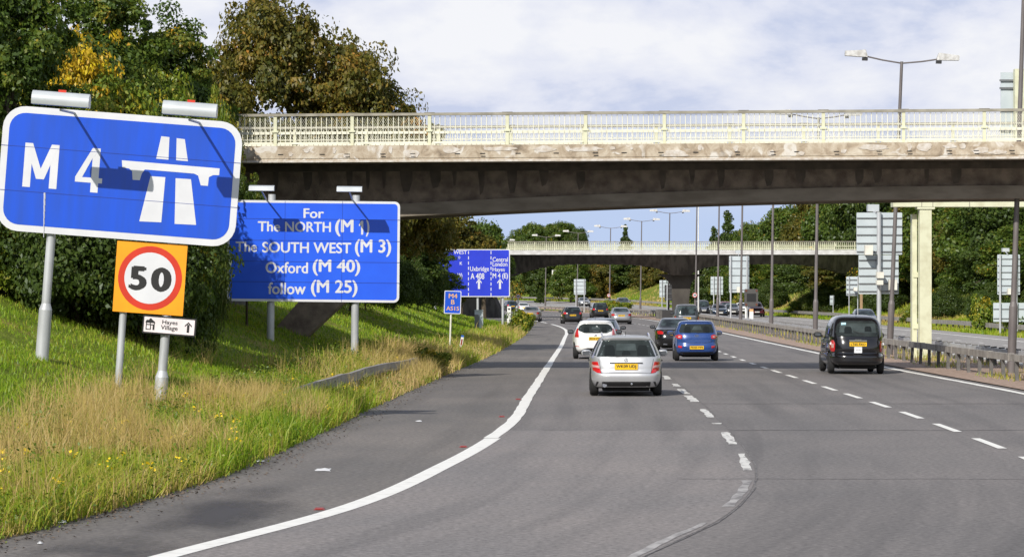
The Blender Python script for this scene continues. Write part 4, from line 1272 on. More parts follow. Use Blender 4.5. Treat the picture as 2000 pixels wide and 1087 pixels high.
def M_glass(name, col=(0.012,0.016,0.017), rough=0.05):
    m, n, b = mat_base(name)
    tcn = n.nodes.new('ShaderNodeTexCoord'); nz = n.nodes.new('ShaderNodeTexNoise')
    nz.inputs['Scale'].default_value = 2.2; nz.inputs['Detail'].default_value = 2
    n.links.new(tcn.outputs['Object'], nz.inputs['Vector'])
    rp = n.nodes.new('ShaderNodeValToRGB'); rp.color_ramp.elements[0].position = 0.42; rp.color_ramp.elements[1].position = 0.6
    rp.color_ramp.elements[0].color = tuple(col)+(1,); rp.color_ramp.elements[1].color = (col[0]*4, col[1]*4.2, col[2]*4.2, 1)  # lighter noise blotches in the colour imitate reflections and headrests
    n.links.new(nz.outputs['Fac'], rp.inputs[0]); n.links.new(rp.outputs[0], b.inputs['Base Color'])
    b.inputs['Roughness'].default_value = rough
    b.inputs['Specular IOR Level'].default_value = 0.35
    return m
MT['glass'] = M_glass('mottled_glass')
MT['tyre'] = M('tyre_rubber', (0.018,0.018,0.019), 0.85)
MT['rim'] = M('alloy_rim', (0.42,0.43,0.45), 0.35, 0.8)
MT['chrome'] = M('chrome', (0.75,0.76,0.78), 0.12, 1.0)
def M_clear():
    m, n, b = mat_base('clear_window')
    out = n.nodes.get('Material Output')
    b.inputs['Base Color'].default_value = (0.02,0.025,0.025,1); b.inputs['Roughness'].default_value = 0.04
    tr = n.nodes.new('ShaderNodeBsdfTransparent'); tr.inputs[0].default_value = (0.80,0.86,0.85,1)
    mx = n.nodes.new('ShaderNodeMixShader'); mx.inputs[0].default_value = 0.38
    n.links.new(tr.outputs[0], mx.inputs[1]); n.links.new(b.outputs[0], mx.inputs[2]); n.links.new(mx.outputs[0], out.inputs['Surface'])
    return m
MT['clear'] = M_clear()
MT['cabin'] = M('cabin_shade', (0.085,0.092,0.095), 0.8, col2=(0.035,0.04,0.042), scale=3.5)
MT['seat'] = M('dark_seat_cloth', (0.014,0.014,0.016), 0.9)
MT['painted_daylight'] = M('pale_window_view', (0.20,0.22,0.23), 0.8, col2=(0.12,0.135,0.14), scale=5)  # pale colour stands in for daylight seen through the windscreen
def glazed(poly, seats, views=(), off=0.012):
    it = [('cabin_shade','cabin',poly,off-0.004)]  # cabin dimness painted as a dark patch over the solid body
    for q in views: it.append(('windscreen_view','painted_daylight',q,off+0.001))
    for q in seats: it.append(('headrest','seat',q,off+0.004))
    it.append(('rear_window','clear',poly,off+0.014))
    return it
def head(cx, cz, w, h): return [(cx-w/2,cz-h/2),(cx+w/2,cz-h/2),(cx+w/2,cz+h*0.2),(cx+w*0.3,cz+h/2),(cx-w*0.3,cz+h/2),(cx-w/2,cz+h*0.2)]
MT['mirror_glass'] = M('mirror_glass', (0.16,0.17,0.18), 0.1, 0.6)
MT['tail'] = paint('tail_lamp_red', (0.55,0.016,0.02), 0, 0.15)
MT['tail_clear'] = paint('tail_lamp_clear', (0.62,0.36,0.36), 0, 0.15)
MT['head'] = paint('headlamp_lens', (0.70,0.74,0.78), 0.1, 0.12)
MT['plate_y'] = M('yellow_plate', (0.82,0.50,0.012), 0.4)
MT['plate_w'] = M('white_plate', (0.75,0.75,0.72), 0.4)
MT['trim'] = M('black_trim', (0.022,0.022,0.023), 0.6)
MT['under'] = M('underbody', (0.012,0.012,0.012), 0.9)
MT['silver'] = paint('silver_paint', (0.56,0.57,0.59), 0.55, 0.34)
MT['pwhite'] = paint('white_paint', (0.80,0.80,0.80), 0, 0.25)
MT['pblue'] = paint('blue_paint', (0.020,0.062,0.235), 0.15, 0.24)
MT['pblack'] = paint('black_paint', (0.008,0.008,0.010), 0, 0.16)
MT['pgrey'] = paint('dark_grey_paint', (0.10,0.105,0.115), 0.4, 0.3)
MT['pbrown'] = paint('grey_brown_paint', (0.26,0.235,0.22), 0.4, 0.3)
MT['pnavy'] = paint('navy_paint', (0.012,0.028,0.06), 0.2, 0.22)
MT['pred'] = paint('dark_red_paint', (0.20,0.012,0.03), 0.2, 0.22)
MT['pmid'] = paint('mid_grey_paint', (0.30,0.31,0.33), 0.5, 0.3)
MT['pblueg'] = paint('blue_grey_paint', (0.20,0.23,0.28), 0.5, 0.3)
MT['sticker'] = M('white_sticker', (0.75,0.77,0.80), 0.5)
MT['sticker_b'] = M('pale_blue_sticker', (0.42,0.68,0.80), 0.5)

class Shell:
    """car body as stacked plan outlines: levels (z, half width, rear inset, front inset)"""
    def __init__(self, L, levels, p=5.5, arc=1.0):
        self.L = L; self.p = p
        a = np.array(levels, float)
        self.z = a[:,0]; self.fw = spline(a[:,0], a[:,1]); self.fr = spline(a[:,0], a[:,2]); self.ff = spline(a[:,0], a[:,3])
        self.z0, self.z1 = a[0,0], a[-1,0]
        zs = []
        for i in range(len(a)-1):
            k = max(2, int(math.ceil((a[i+1,0]-a[i,0])/0.05)))
            zs += list(np.linspace(a[i,0], a[i+1,0], k, endpoint=False))
        self.zs = zs + [a[-1,0]]
    def dims(self, z):
        return float(self.fw(z)), -self.L/2 + float(self.fr(z)), self.L/2 - float(self.ff(z))
    def yr(self, x, z):
        w, a, b = self.dims(z); m = (a+b)/2
        q = max(0.0, 1 - min(1.0, abs(x)/w)**self.p)
        return m - (m-a)*q**(1/self.p)
    def yf(self, x, z):
        w, a, b = self.dims(z); m = (a+b)/2
        q = max(0.0, 1 - min(1.0, abs(x)/w)**self.p)
        return m + (b-m)*q**(1/self.p)
    def xs(self, y, z):
        w, a, b = self.dims(z); m = (a+b)/2
        q = max(0.0, 1 - min(1.0, abs(y-m)/((b-a)/2))**self.p)
        return w*q**(1/self.p)
    def mesh(self, name, N=28):
        V = []; F = []
        ang = []
        for k in range(N):                      # quarter, denser at the corner
            t = k/(N-1); ang.append(t)
        def ring(z):
            w, a, b = self.dims(z); m = (a+b)/2; h = (b-a)/2
            fx = np.concatenate([np.linspace(0, 0.72, 8), [0.77, 0.81, 0.845, 0.875, 0.9, 0.925, 0.945, 0.962, 0.976, 0.986, 0.994]])
            q = [(x*w, h*(1-x**self.p)**(1/self.p)) for x in fx]
            fy = [0.80, 0.65, 0.45, 0.2, 0.0]
            q += [(w*(1-y**self.p)**(1/self.p), y*h) for y in fy]
            pts = [(x, m-y, z) for x, y in q]                       # rear right, centre -> side
            pts += [(x, m+y, z) for x, y in q[::-1][1:]]            # front right
            pts += [(-x, y, zz) for x, y, zz in pts[::-1][1:-1]]
            return pts
        rows_ = [ring(z) for z in self.zs]
        n = len(rows_[0])
        for r_ in rows_: V += r_
        for i in range(len(rows_)-1):
            for k in range(n):
                F.append((i*n+k, i*n+(k+1)%n, (i+1)*n+(k+1)%n, (i+1)*n+k))
        F.append(tuple(range(n-1,-1,-1)))
        # crown the roof cap a little
        top = len(rows_)-1
        c = len(V); w, a, b = self.dims(self.z1); V.append((0,(a+b)/2,self.z1+0.012))
        for k in range(n): F.append((top*n+k, top*n+(k+1)%n, c))
        me = bpy.data.meshes.new(name); me.from_pydata(V, [], F); me.validate()
        bm = bmesh.new(); bm.from_mesh(me); bmesh.ops.recalc_face_normals(bm, faces=bm.faces[:]); bm.to_mesh(me); bm.free()
        return me
    def patch(self, poly, face, off=0.008, nz=9, nx=14, sgn=1, edge=-0.006):
        """polygon laid on the body: face rear/front uses (x,z), side uses (y,z) on side sgn"""
        zs_ = [p[1] for p in poly]
        za, zb = min(zs_), max(zs_)
        V = []; F = []
        tj = [0.0, 0.012] + list(np.linspace(0.03, 0.97, nx-3)) + [0.988, 1.0]; ti = [0.0, 0.025] + list(np.linspace(0.06, 0.94, nz-3)) + [0.975, 1.0]
        for i in range(nz+1):
            z = za + (zb-za)*ti[i]
            zz = min(max(z, za+1e-4), zb-1e-4)
            xs_ = []
            for k in range(len(poly)):
                (ax, az), (bx, bz) = poly[k], poly[(k+1) % len(poly)]
                if (az <= zz < bz) or (bz <= zz < az): xs_.append(ax + (bx-ax)*(zz-az)/(bz-az))
            xa, xb = min(xs_), max(xs_)
            for j in range(nx+1):
                x = xa + (xb-xa)*tj[j]
                o = edge if (i in (0, nz) or j in (0, nx)) else off
                if face == 'rear': V.append((x, self.yr(x, z)-o, z))
                elif face == 'front': V.append((x, self.yf(x, z)+o, z))
                else:
                    xx = self.xs(x, z); V.append((sgn*(xx+o), x, z))
        for i in range(nz):
            for j in range(nx):
                F.append((i*(nx+1)+j, i*(nx+1)+j+1, (i+1)*(nx+1)+j+1, (i+1)*(nx+1)+j))
        return V, F

def wheel_mesh(r, w):
    me = MB(); n = 28
    prof = [(-w/2, r*0.62), (-w/2, r*0.86), (-w/2+0.02, r*0.97), (-w/2+0.045, r), (w/2-0.045, r), (w/2-0.02, r*0.97), (w/2, r*0.86), (w/2, r*0.62)]
    V = []; F = []
    for x, q in prof:
        for k in range(n):
            a = 2*math.pi*k/n; V.append((x, q*math.cos(a), q*math.sin(a)))
    for i in range(len(prof)-1):
        for k in range(n): F.append((i*n+k, i*n+(k+1)%n, (i+1)*n+(k+1)%n, (i+1)*n+k))
    F.append(tuple(range(n))); F.append(tuple(range(8*n-1, 7*n-1, -1)))
    return me.add(V, F)
def rim_mesh(r, w, side):
    m = MB(); x = side*(w/2-0.03)
    q = r*0.60
    m.tube((x-0.02*side,0,0),(x,0,0), q, q, n=24)
    for k in range(5):
        a = 2*math.pi*k/5
        m.obox((x+0.018*side, q*0.5*math.cos(a), q*0.5*math.sin(a)), (0, math.cos(a), math.sin(a)), 0.014 if False else 0.012, 0.035, q*0.48)
    m.tube((x,0,0),(x+0.03*side,0,0), q*0.2, q*0.16, n=12)
    return m
def ellipsoid(m, c, rx, ry, rz, nu=12, nv=8):
    V = []; F = []
    for i in range(nv+1):
        t = math.pi*i/nv - math.pi/2
        for k in range(nu):
            a = 2*math.pi*k/nu
            ca, sa = math.cos(a), math.sin(a)
            e_ = 0.75
            f = lambda v: math.copysign(abs(v)**e_, v)
            V.append((c[0]+rx*f(ca)*abs(math.cos(t))**e_, c[1]+ry*f(sa)*abs(math.cos(t))**e_, c[2]+rz*f(math.sin(t))))
    for i in range(nv):
        for k in range(nu): F.append((i*nu+k, i*nu+(k+1)%nu, (i+1)*nu+(k+1)%nu, (i+1)*nu+k))
    return m.add(V, F)

def mirror_poly(p): return [(-x, z) for x, z in p][::-1]

def car(name, label, L, levels, mat, pos, yaw, wheel_r, axles, tyre_w=0.2, p=5.5, rear=(), front=(), side_win=(), plate=None, plate_w='plate_y', plate_face='rear',
        mirror=None, extras=None, handle=None, group=None, cat='car', lean=0.0):
    sh = Shell(L, levels, p)
    t_ = thing(name, label, cat, pos, (0, lean, yaw), group)
    wmax = max(l[1] for l in levels)
    me = sh.mesh('body')
    body = link('body', me, mat, t_)
    cut = MB()
    for ya in axles:
        for s in (-1, 1):
            cut.tube((s*(wmax-0.30), ya, wheel_r+0.02), (s*(wmax+0.2), ya, wheel_r+0.02), wheel_r*1.14, n=26)
    cme = cut.mesh('cutter')
    co = bpy.data.objects.new('cutter', cme); COL.objects.link(co); co.parent = t_
    md = body.modifiers.new('arches', 'BOOLEAN'); md.operation = 'DIFFERENCE'; md.object = co; md.solver = 'MANIFOLD'
    dg = bpy.context.evaluated_depsgraph_get(); dg.update()
    new = bpy.data.meshes.new_from_object(body.evaluated_get(dg))
    body.modifiers.clear(); body.data = new
    bpy.data.objects.remove(co); bpy.data.meshes.remove(cme)
    if not new.materials: new.materials.append(mat)
    # arch faces and floor dark
    while len(new.materials) > 1: new.materials.pop()
    new.materials.append(MT['under'])
    for f in new.polygons:
        c = f.center
        inner = any(math.hypot(c.y-ya, c.z-wheel_r-0.02) < wheel_r*1.16 and abs(c.x) < sh.xs(c.y, max(sh.z0, min(sh.z1, c.z)))-0.006 for ya in axles)
        f.material_index = 1 if (inner or (f.normal.z < -0.9 and c.z < 0.4)) else 0
    smooth_by_angle(new, 0.6)
    for ya in axles:
        for s in (-1, 1):
            xw = s*(wmax - tyre_w/2 - 0.012)
            m = wheel_mesh(wheel_r, tyre_w)
            w = m.build('wheel', MT['tyre'], t_, smooth=True); w.location = (xw, ya, wheel_r)
            rim_mesh(wheel_r, tyre_w, s).build('rim', MT['rim'], w)
    m = MB(); m.box(-wmax+0.32, wmax-0.32, -L/2+0.35, L/2-0.4, sh.z0-0.10, sh.z0-0.002); m.box(-wmax+0.1, wmax-0.1, -L/2+0.6, -L/2+0.75, 0.18, 0.24); m.build('underbody', MT['under'], t_)
    def put(items, face):
        for it in items:
            nm, mt_, poly, off = it[:4]
            parent_ = t_
            sides = [poly, mirror_poly(poly)] if (len(it) > 4 and it[4]) else [poly]
            for q in sides:
                V, F = sh.patch(q, face, off)
                mm = MB(); mm.add(V, F)
                o = mm.build(nm, MT[mt_], parent_, smooth=True)
    put(rear, 'rear'); put(front, 'front')
    for (nm, poly) in side_win:
        for s in (-1, 1):
            V, F = sh.patch(poly, 'side', 0.005, sgn=s)
            mm = MB(); mm.add(V, F); mm.build(nm, MT['glass'], t_, smooth=True)
    if plate:
        tx, zc, w, h = plate
        y = (sh.yr(0, zc)-0.03) if plate_face == 'rear' else (sh.yf(0, zc)+0.03)
        m = MB()
        if plate_face == 'rear': m.box(-w/2, w/2, y, y+0.04, zc-h/2, zc+h/2)
        else: m.box(-w/2, w/2, y-0.04, y, zc-h/2, zc+h/2)
        pl_ = m.build('number_plate', MT[plate_w], t_)
        if tx:
            m = MB(); add_text(m, tx, -w*0.43, w*0.43, zc-h*0.32, zc+h*0.32, y-0.003, 0.02); flat(m, 'lettering', MT['black'], pl_)
    if mirror:
        y, z, xo, mt_ = mirror
        for s in (-1, 1):
            m = MB(); ellipsoid(m, (s*(xo+0.10), y, z), 0.125, 0.085, 0.085); m.obox((s*(xo-0.02), y+0.02, z-0.06), (s, 0, 0.2), 0.03, 0.02, 0.07)
            o = m.build('door_mirror', MT[mt_], t_, smooth=True)
            m = MB(); m.box(s*(xo+0.10)-0.085, s*(xo+0.10)+0.085, y-0.089, y-0.080, z-0.045, z+0.045); m.build('mirror_glass', MT['mirror_glass'] if plate_face == 'rear' else MT['trim'], o)
    if handle:
        for s in (-1, 1):
            for y in handle[:-1]:
                z = handle[-1]; x = sh.xs(y, z); m = MB(); m.box(min(s*(x-0.01), s*(x+0.03)), max(s*(x-0.01), s*(x+0.03)), y-0.10, y+0.10, z-0.015, z+0.015); m.build('door_handle', MT['trim'], t_)
    if extras: extras(t_, sh)
    return t_

def heading(f, y): return -math.atan(float(f(y+4)-f(y-4))/8.0)
def rear_at(px, py, L, f, axle_back=0.85):
    """car centre so that the rear tyres meet the road at photo pixel (px, py)"""
    Y = CAMH*FPX/(py-HOR); X = (px-1000)*Y/FPX
    h = heading(f, Y); d = L/2 - axle_back
    return Vector((X - math.sin(h)*d, Y + math.cos(h)*d, 0.009)), h

def antenna(t_, sh, y, h=0.18, x=0.0):
    m = MB(); m.tube((x, y, sh.z1-0.02), (x, y-0.10, sh.z1+h), 0.009, 0.005, n=6); m.build('aerial', MT['trim'], t_)
def wiper(t_, sh, xa, za, xb, zb):
    m = MB(); m.tube((xa, sh.yr(xa, za)-0.02, za), (xb, sh.yr(xb, zb)-0.02, zb), 0.014, 0.009, n=6); m.build('wiper', MT['trim'], t_)

# silver estate ------------------------------------------------------
def ex_estate(t_, sh):
    for s in (-1, 1):
        m = MB(); pts = [(-1.72, 1.375), (-1.55, 1.455), (-0.6, 1.50), (0.5, 1.495), (0.75, 1.455)]
        for (a, b) in zip(pts[:-1], pts[1:]): m.tube((s*0.575, a[0], a[1]), (s*0.57, b[0], b[1]), 0.022, n=8)
        m.build('roof_rail', MT['trim'] if False else MT['silver'], t_, smooth=True)
    antenna(t_, sh, -1.0, 0.10); wiper(t_, sh, -0.25, 0.965, 0.10, 0.985)
    m = MB(); m.tube((-0.52, sh.yr(-0.52, 0.27)-0.03, 0.27), (-0.52, sh.yr(-0.52, 0.27)+0.1, 0.27), 0.055, n=14); m.build('exhaust', MT['chrome'], t_)
    m = MB(); ellipsoid(m, (0.13, sh.yr(0, 0.3)-0.04, 0.30), 0.028, 0.028, 0.028); m.tube((0.13, sh.yr(0,0.3)-0.04, 0.29), (0.10, sh.yr(0,0.3)+0.2, 0.22), 0.018, n=8); m.build('tow_bar', MT['chrome'], t_)
    m = MB(); m.box(-0.40, 0.40, sh.yr(0,0.80)-0.022, sh.yr(0,0.80)+0.02, 0.795, 0.815); m.build('plate_trim', MT['trim'], t_)
    y = sh.yr(0, 0.875)-0.012
    m = MB()
    for k in range(3):
        a = R(90+120*k); m.obox((0.018*math.cos(a), y, 0.875+0.018*math.sin(a)), (math.cos(a), 0, math.sin(a)), 0.004, 0.004, 0.018)
    for k in range(20):
        a, b = R(18*k), R(18*k+18); m.tube((0.042*math.cos(a), y, 0.875+0.042*math.sin(a)), (0.042*math.cos(b), y, 0.875+0.042*math.sin(b)), 0.005, n=4, cap=False)
    m.build('emblem', MT['chrome'], t_)
    # seam around the tailgate
    m = MB()
    for q in ([(-0.66,0.90),(-0.60,0.56),(0.60,0.56),(0.66,0.90)],):
        for (a, b) in zip(q[:-1], q[1:]):
            for k in range(10):
                u, v = k/10, (k+1)/10
                p0 = (a[0]+(b[0]-a[0])*u, a[1]+(b[1]-a[1])*u); p1 = (a[0]+(b[0]-a[0])*v, a[1]+(b[1]-a[1])*v)
                m.tube((p0[0], sh.yr(*p0)+0.001, p0[1]), (p1[0], sh.yr(*p1)+0.001, p1[1]), 0.006, n=5, cap=False)
    m.build('tailgate_seam', MT['trim'], t_)
pos, h = rear_at(1222, 772, 4.6, ML)
EST = [(0.22,0.80,0.14,0.30),(0.30,0.85,0.05,0.10),(0.42,0.885,0.0,0.0),(0.54,0.888,0.0,0.0),(0.60,0.886,0.05,0.02),(0.72,0.888,0.07,0.06),(0.82,0.885,0.09,0.20),(0.90,0.872,0.11,0.75),(0.96,0.85,0.14,1.25),(1.05,0.815,0.24,1.45),(1.20,0.745,0.40,1.80),(1.34,0.665,0.54,2.12),(1.40,0.615,0.50,2.32),(1.435,0.55,0.56,2.55),(1.455,0.43,0.80,2.75)]
car('estate_car', 'silver estate car with roof rails driving in the near lane', 4.6, EST, MT['silver'], pos, h, 0.32, (-1.45, 1.32), 0.215,
    rear=glazed([(-0.72,0.955),(0.72,0.955),(0.56,1.35),(-0.56,1.35)], [head(-0.40,1.10,0.26,0.27), head(0.40,1.10,0.26,0.27), head(0.0,1.04,0.20,0.12)], [[(-0.25,1.10),(0.26,1.10),(0.23,1.27),(-0.23,1.27)]]) + [
          ('tail_light','tail',[(0.60,0.555),(0.80,0.585),(0.835,0.79),(0.83,0.835),(0.69,0.835)],0.012,True),
          ('tail_light_lens','tail_clear',[(0.645,0.675),(0.832,0.695),(0.837,0.765),(0.665,0.745)],0.020,True),
          ('lower_valance','trim',[(-0.76,0.235),(0.76,0.235),(0.72,0.355),(-0.72,0.355)],0.006)],
    side_win=[('side_window',[(-2.0,0.97),(0.95,0.97),(0.25,1.33),(-1.64,1.33)])],
    plate=('WK09 UDJ',0.715,0.56,0.145), mirror=(0.55,1.0,0.86,'silver'), handle=(-0.9,0.1,0.84), extras=ex_estate)

# white hatchback -----------------------------------------------------
HATW = [(0.24,0.76,0.16,0.30),(0.32,0.82,0.05,0.10),(0.45,0.855,0.0,0.0),(0.58,0.862,0.02,0.0),(0.72,0.862,0.05,0.05),(0.86,0.855,0.08,0.25),(0.95,0.84,0.11,0.85),(1.02,0.815,0.15,1.15),(1.12,0.775,0.24,1.35),(1.26,0.705,0.40,1.68),(1.38,0.63,0.47,2.0),(1.44,0.57,0.45,2.2),(1.475,0.44,0.66,2.45)]
def ex_white(t_, sh):
    antenna(t_, sh, -0.9, 0.2); wiper(t_, sh, -0.05, 1.02, 0.25, 1.03)
    y = sh.yr(0.02, 1.2)-0.012
    m = MB(); m.add([(0.02,y,1.13),(0.12,y,1.20),(0.06,y+0.03,1.27),(-0.04,y+0.03,1.21)],[(0,1,2,3)]); m.build('window_sticker', MT['sticker'], t_)
    m = MB(); m.box(-0.1,0.14, sh.yr(0,1.06)-0.014, sh.yr(0,1.06)-0.009, 1.045, 1.07); m.build('window_sticker', MT['sticker'], t_)
    m = MB(); ellipsoid(m, (0, sh.yr(0,0.90)-0.006, 0.90), 0.075, 0.012, 0.032); m.build('emblem', MT['chrome'], t_)
pos, h = rear_at(1162, 700, 3.95, ML)
car('hatchback_car', 'white hatchback with a round sloped rear window and black mirrors ahead of the silver estate', 3.95, HATW, MT['pwhite'], pos, h+0.01, 0.30, (-1.28, 1.2), 0.2, p=4.2,
    rear=glazed([(-0.62,1.05),(-0.40,0.99),(0.40,0.99),(0.62,1.05),(0.68,1.14),(0.585,1.31),(0.42,1.35),(-0.42,1.35),(-0.585,1.31),(-0.68,1.14)], [head(-0.34,1.12,0.22,0.2), head(0.34,1.12,0.22,0.2)], [[(-0.15,1.13),(0.18,1.13),(0.16,1.24),(-0.14,1.24)]], 0.018) + [
          ('tail_light','tail',[(0.64,0.83),(0.80,0.82),(0.775,1.0),(0.70,1.18),(0.665,1.16)],0.014,True),
          ('rear_fog_light','tail',[(0.62,0.465),(0.77,0.475),(0.77,0.50),(0.62,0.49)],0.010,True),
          ('lower_valance','trim',[(-0.62,0.25),(0.62,0.25),(0.5,0.37),(0.3,0.42),(-0.3,0.42),(-0.5,0.37)],0.008)],
    side_win=[('side_window',[(-1.2,1.03),(0.75,1.0),(0.15,1.36),(-1.05,1.36)])],
    plate=('RO14 VTW',0.78,0.52,0.125), mirror=(0.45,1.02,0.85,'trim'), extras=ex_white)

# blue hatchback ------------------------------------------------------
HATB = [(0.24,0.74,0.16,0.30),(0.32,0.80,0.04,0.10),(0.44,0.825,0.0,0.0),(0.56,0.832,0.0,0.0),(0.66,0.832,0.045,0.03),(0.80,0.83,0.06,0.12),(0.92,0.82,0.09,0.35),(0.99,0.805,0.12,0.78),(1.06,0.785,0.16,0.95),(1.20,0.74,0.24,1.2),(1.36,0.67,0.33,1.6),(1.44,0.62,0.33,1.85),(1.48,0.54,0.36,2.05),(1.50,0.42,0.6,2.25)]
def ex_blue(t_, sh):
    antenna(t_, sh, -1.1, 0.09); wiper(t_, sh, 0.0, 1.05, 0.32, 1.07)
    m = MB(); y = sh.yr(0,0.93)-0.012
    for k in range(24):
        a, b = R(15*k), R(15*k+15); m.tube((0.075*math.cos(a), y, 0.93+0.04*math.sin(a)), (0.075*math.cos(b), y, 0.93+0.04*math.sin(b)), 0.007, n=4, cap=False)
    m.tube((-0.03,y,0.90),(-0.015,y,0.96),0.007,n=4); m.tube((0.015,y,0.90),(0.03,y,0.96),0.007,n=4); m.tube((-0.022,y,0.93),(0.022,y,0.93),0.006,n=4)
    m.build('emblem', MT['chrome'], t_)
    m = MB()
    q = [(-0.57,0.90),(-0.55,0.72),(-0.30,0.66),(0.30,0.66),(0.55,0.72),(0.57,0.90)]
    for (a, b) in zip(q[:-1], q[1:]):
        for k in range(8):
            u, v = k/8, (k+1)/8
            p0 = (a[0]+(b[0]-a[0])*u, a[1]+(b[1]-a[1])*u); p1 = (a[0]+(b[0]-a[0])*v, a[1]+(b[1]-a[1])*v)
            m.tube((p0[0], sh.yr(*p0)+0.002, p0[1]), (p1[0], sh.yr(*p1)+0.002, p1[1]), 0.007, n=5, cap=False)
    m.build('tailgate_seam', MT['trim'], t_)
pos, h = rear_at(1360, 704, 3.67, RL)
car('hatchback_car', 'bright blue hatchback in the middle lane beside the black saloon', 3.67, HATB, MT['pblue'], pos, h-0.012, 0.29, (-1.18, 1.2), 0.19, p=5.0,
    rear=glazed([(-0.62,1.045),(0.62,1.045),(0.66,1.10),(0.565,1.375),(-0.565,1.375),(-0.66,1.10)], [head(-0.34,1.16,0.24,0.24), head(0.36,1.16,0.24,0.24)], [[(-0.18,1.15),(0.2,1.15),(0.15,1.30),(-0.1,1.30)]]) + [
          ('tail_light','tail',[(0.55,0.83),(0.68,0.82),(0.80,0.87),(0.79,0.965),(0.62,0.985),(0.53,0.945)],0.014,True),
          ('tail_light_lens','tail_clear',[(0.60,0.87),(0.68,0.865),(0.70,0.92),(0.60,0.93)],0.022,True),
          ('rear_fog_light','tail',[(0.56,0.475),(0.70,0.50),(0.68,0.575),(0.54,0.555)],0.012,True),
          ('lower_valance','trim',[(-0.66,0.245),(0.66,0.245),(0.60,0.335),(-0.60,0.335)],0.006)],
    side_win=[('side_window',[(-1.2,1.06),(0.85,1.03),(0.3,1.38),(-1.1,1.38)])],
    plate=('FD65 MFJ',0.50,0.52,0.125), mirror=(0.45,1.02,0.82,'pblue'), handle=(-0.7,0.2,0.93), extras=ex_blue)

# black taxi ----------------------------------------------------------
TAXI = [(0.26,0.80,0.20,0.30),(0.34,0.85,0.03,0.10),(0.46,0.875,0.0,0.0),(0.58,0.875,0.02,0.0),(0.63,0.865,0.09,0.06),(0.76,0.87,0.08,0.08),(0.92,0.868,0.10,0.16),(1.04,0.855,0.14,0.50),(1.12,0.845,0.18,1.35),(1.25,0.83,0.23,1.55),(1.45,0.795,0.33,1.72),(1.60,0.745,0.45,1.92),(1.71,0.675,0.60,2.10),(1.78,0.57,0.80,2.30),(1.825,0.38,1.10,2.55)]
def ex_taxi(t_, sh):
    antenna(t_, sh, -1.4, 0.22); wiper(t_, sh, -0.14, 1.33, 0.22, 1.22)
    m = MB(); m.box(-0.27, 0.27, sh.yr(0,1.04)-0.04, sh.yr(0,1.04)+0.02, 1.01, 1.055); m.box(-0.1, 0.1, sh.yr(0,1.06)-0.035, sh.yr(0,1.06)+0.02, 1.0555, 1.075); m.build('chrome_handle_bar', MT['chrome'], t_)
    y = sh.yr(0,0.76)-0.02
    m = MB(); m.box(-0.12,0.12,y,y+0.03,0.655,0.845); lp = m.build('licence_plate', MT['sticker'], t_)
    m = MB(); add_text(m, '54145', -0.07, 0.07, 0.735, 0.765, y-0.003, 0.0); flat(m, 'lettering', MT['rail_grey'], lp)
    y = sh.yr(-0.45,1.55)-0.012
    m = MB(); m.add([(-0.50,y-0.03,1.50),(-0.36,y-0.05,1.50),(-0.36,y-0.02,1.59),(-0.50,y,1.59)],[(0,1,2,3)]); m.build('window_sticker', MT['sticker_b'], t_)
    for s in (-1, 1):
        m = MB(); m.tube((s*0.80, sh.yr(s*0.80,0.92)-0.012, 0.935), (s*0.80, sh.yr(s*0.80,0.92)-0.03, 0.935), 0.045, n=12); m.build('reversing_lens', MT['sticker'], t_)
pos, h = rear_at(1672, 729.5, 4.58, RE)
car('black_taxi', 'black cab with a tall rounded roof driving in the right lane by the barrier', 4.58, TAXI, MT['pblack'], pos, h-0.015, 0.325, (-1.45, 1.42), 0.19, p=4.8, cat='taxi', lean=0.012,
    rear=glazed([(-0.62,1.16),(0.62,1.16),(0.69,1.23),(0.67,1.42),(0.60,1.58),(0.48,1.65),(-0.48,1.65),(-0.60,1.58),(-0.67,1.42),(-0.69,1.23)], [head(-0.30,1.36,0.24,0.22), head(0.32,1.40,0.22,0.18)], [[(-0.58,1.28),(0.6,1.28),(0.56,1.58),(-0.54,1.58)]]) + [
          ('tail_light','tail',[(0.72,0.68),(0.79,0.68),(0.83,0.77),(0.83,0.95),(0.79,1.04),(0.735,1.04),(0.70,0.95),(0.70,0.77)],0.026,True),('tail_light_lens','tail_clear',[(0.735,0.80),(0.795,0.80),(0.795,0.93),(0.735,0.93)],0.034,True),
          ('bumper','pblack',[(-0.86,0.36),(0.86,0.36),(0.866,0.58),(-0.866,0.58)],0.018)],
    side_win=[('side_window',[(-1.45,1.16),(-0.35,1.16),(-0.35,1.62),(-1.3,1.62)]),('side_window',[(-0.27,1.16),(1.0,1.16),(0.55,1.62),(-0.27,1.62)])],
    plate=('LT65 FXO',0.925,0.53,0.125), mirror=(0.75,1.18,0.90,'trim'), handle=(-0.9,0.0,1.0), extras=ex_taxi)

# black saloon --------------------------------------------------------
SAL = [(0.20,0.80,0.16,0.35),(0.30,0.87,0.05,0.12),(0.44,0.90,0.0,0.0),(0.58,0.903,0.0,0.0),(0.66,0.90,0.03,0.03),(0.78,0.898,0.05,0.10),(0.90,0.88,0.06,0.35),(0.955,0.855,0.10,1.0),(0.985,0.83,0.55,1.25),(1.05,0.79,0.80,1.45),(1.20,0.715,1.10,1.80),(1.33,0.63,1.40,2.15),(1.40,0.57,1.62,2.4),(1.435,0.45,1.95,2.65)]
def ex_sal(t_, sh):
    m = MB(); m.box(-0.36, 0.36, sh.yr(0,0.845)-0.022, sh.yr(0,0.845)+0.03, 0.835, 0.862); m.build('chrome_strip', MT['chrome'], t_)
    m = MB(); m.box(-0.55,-0.38,sh.yr(0.5,0.29)-0.03,sh.yr(0.5,0.29)+0.05,0.255,0.315); m.box(0.38,0.55,sh.yr(0.5,0.29)-0.03,sh.yr(0.5,0.29)+0.05,0.255,0.315); m.build('exhaust_trim', MT['chrome'], t_)
pos, h = rear_at(1319, 684, 4.7, RL)
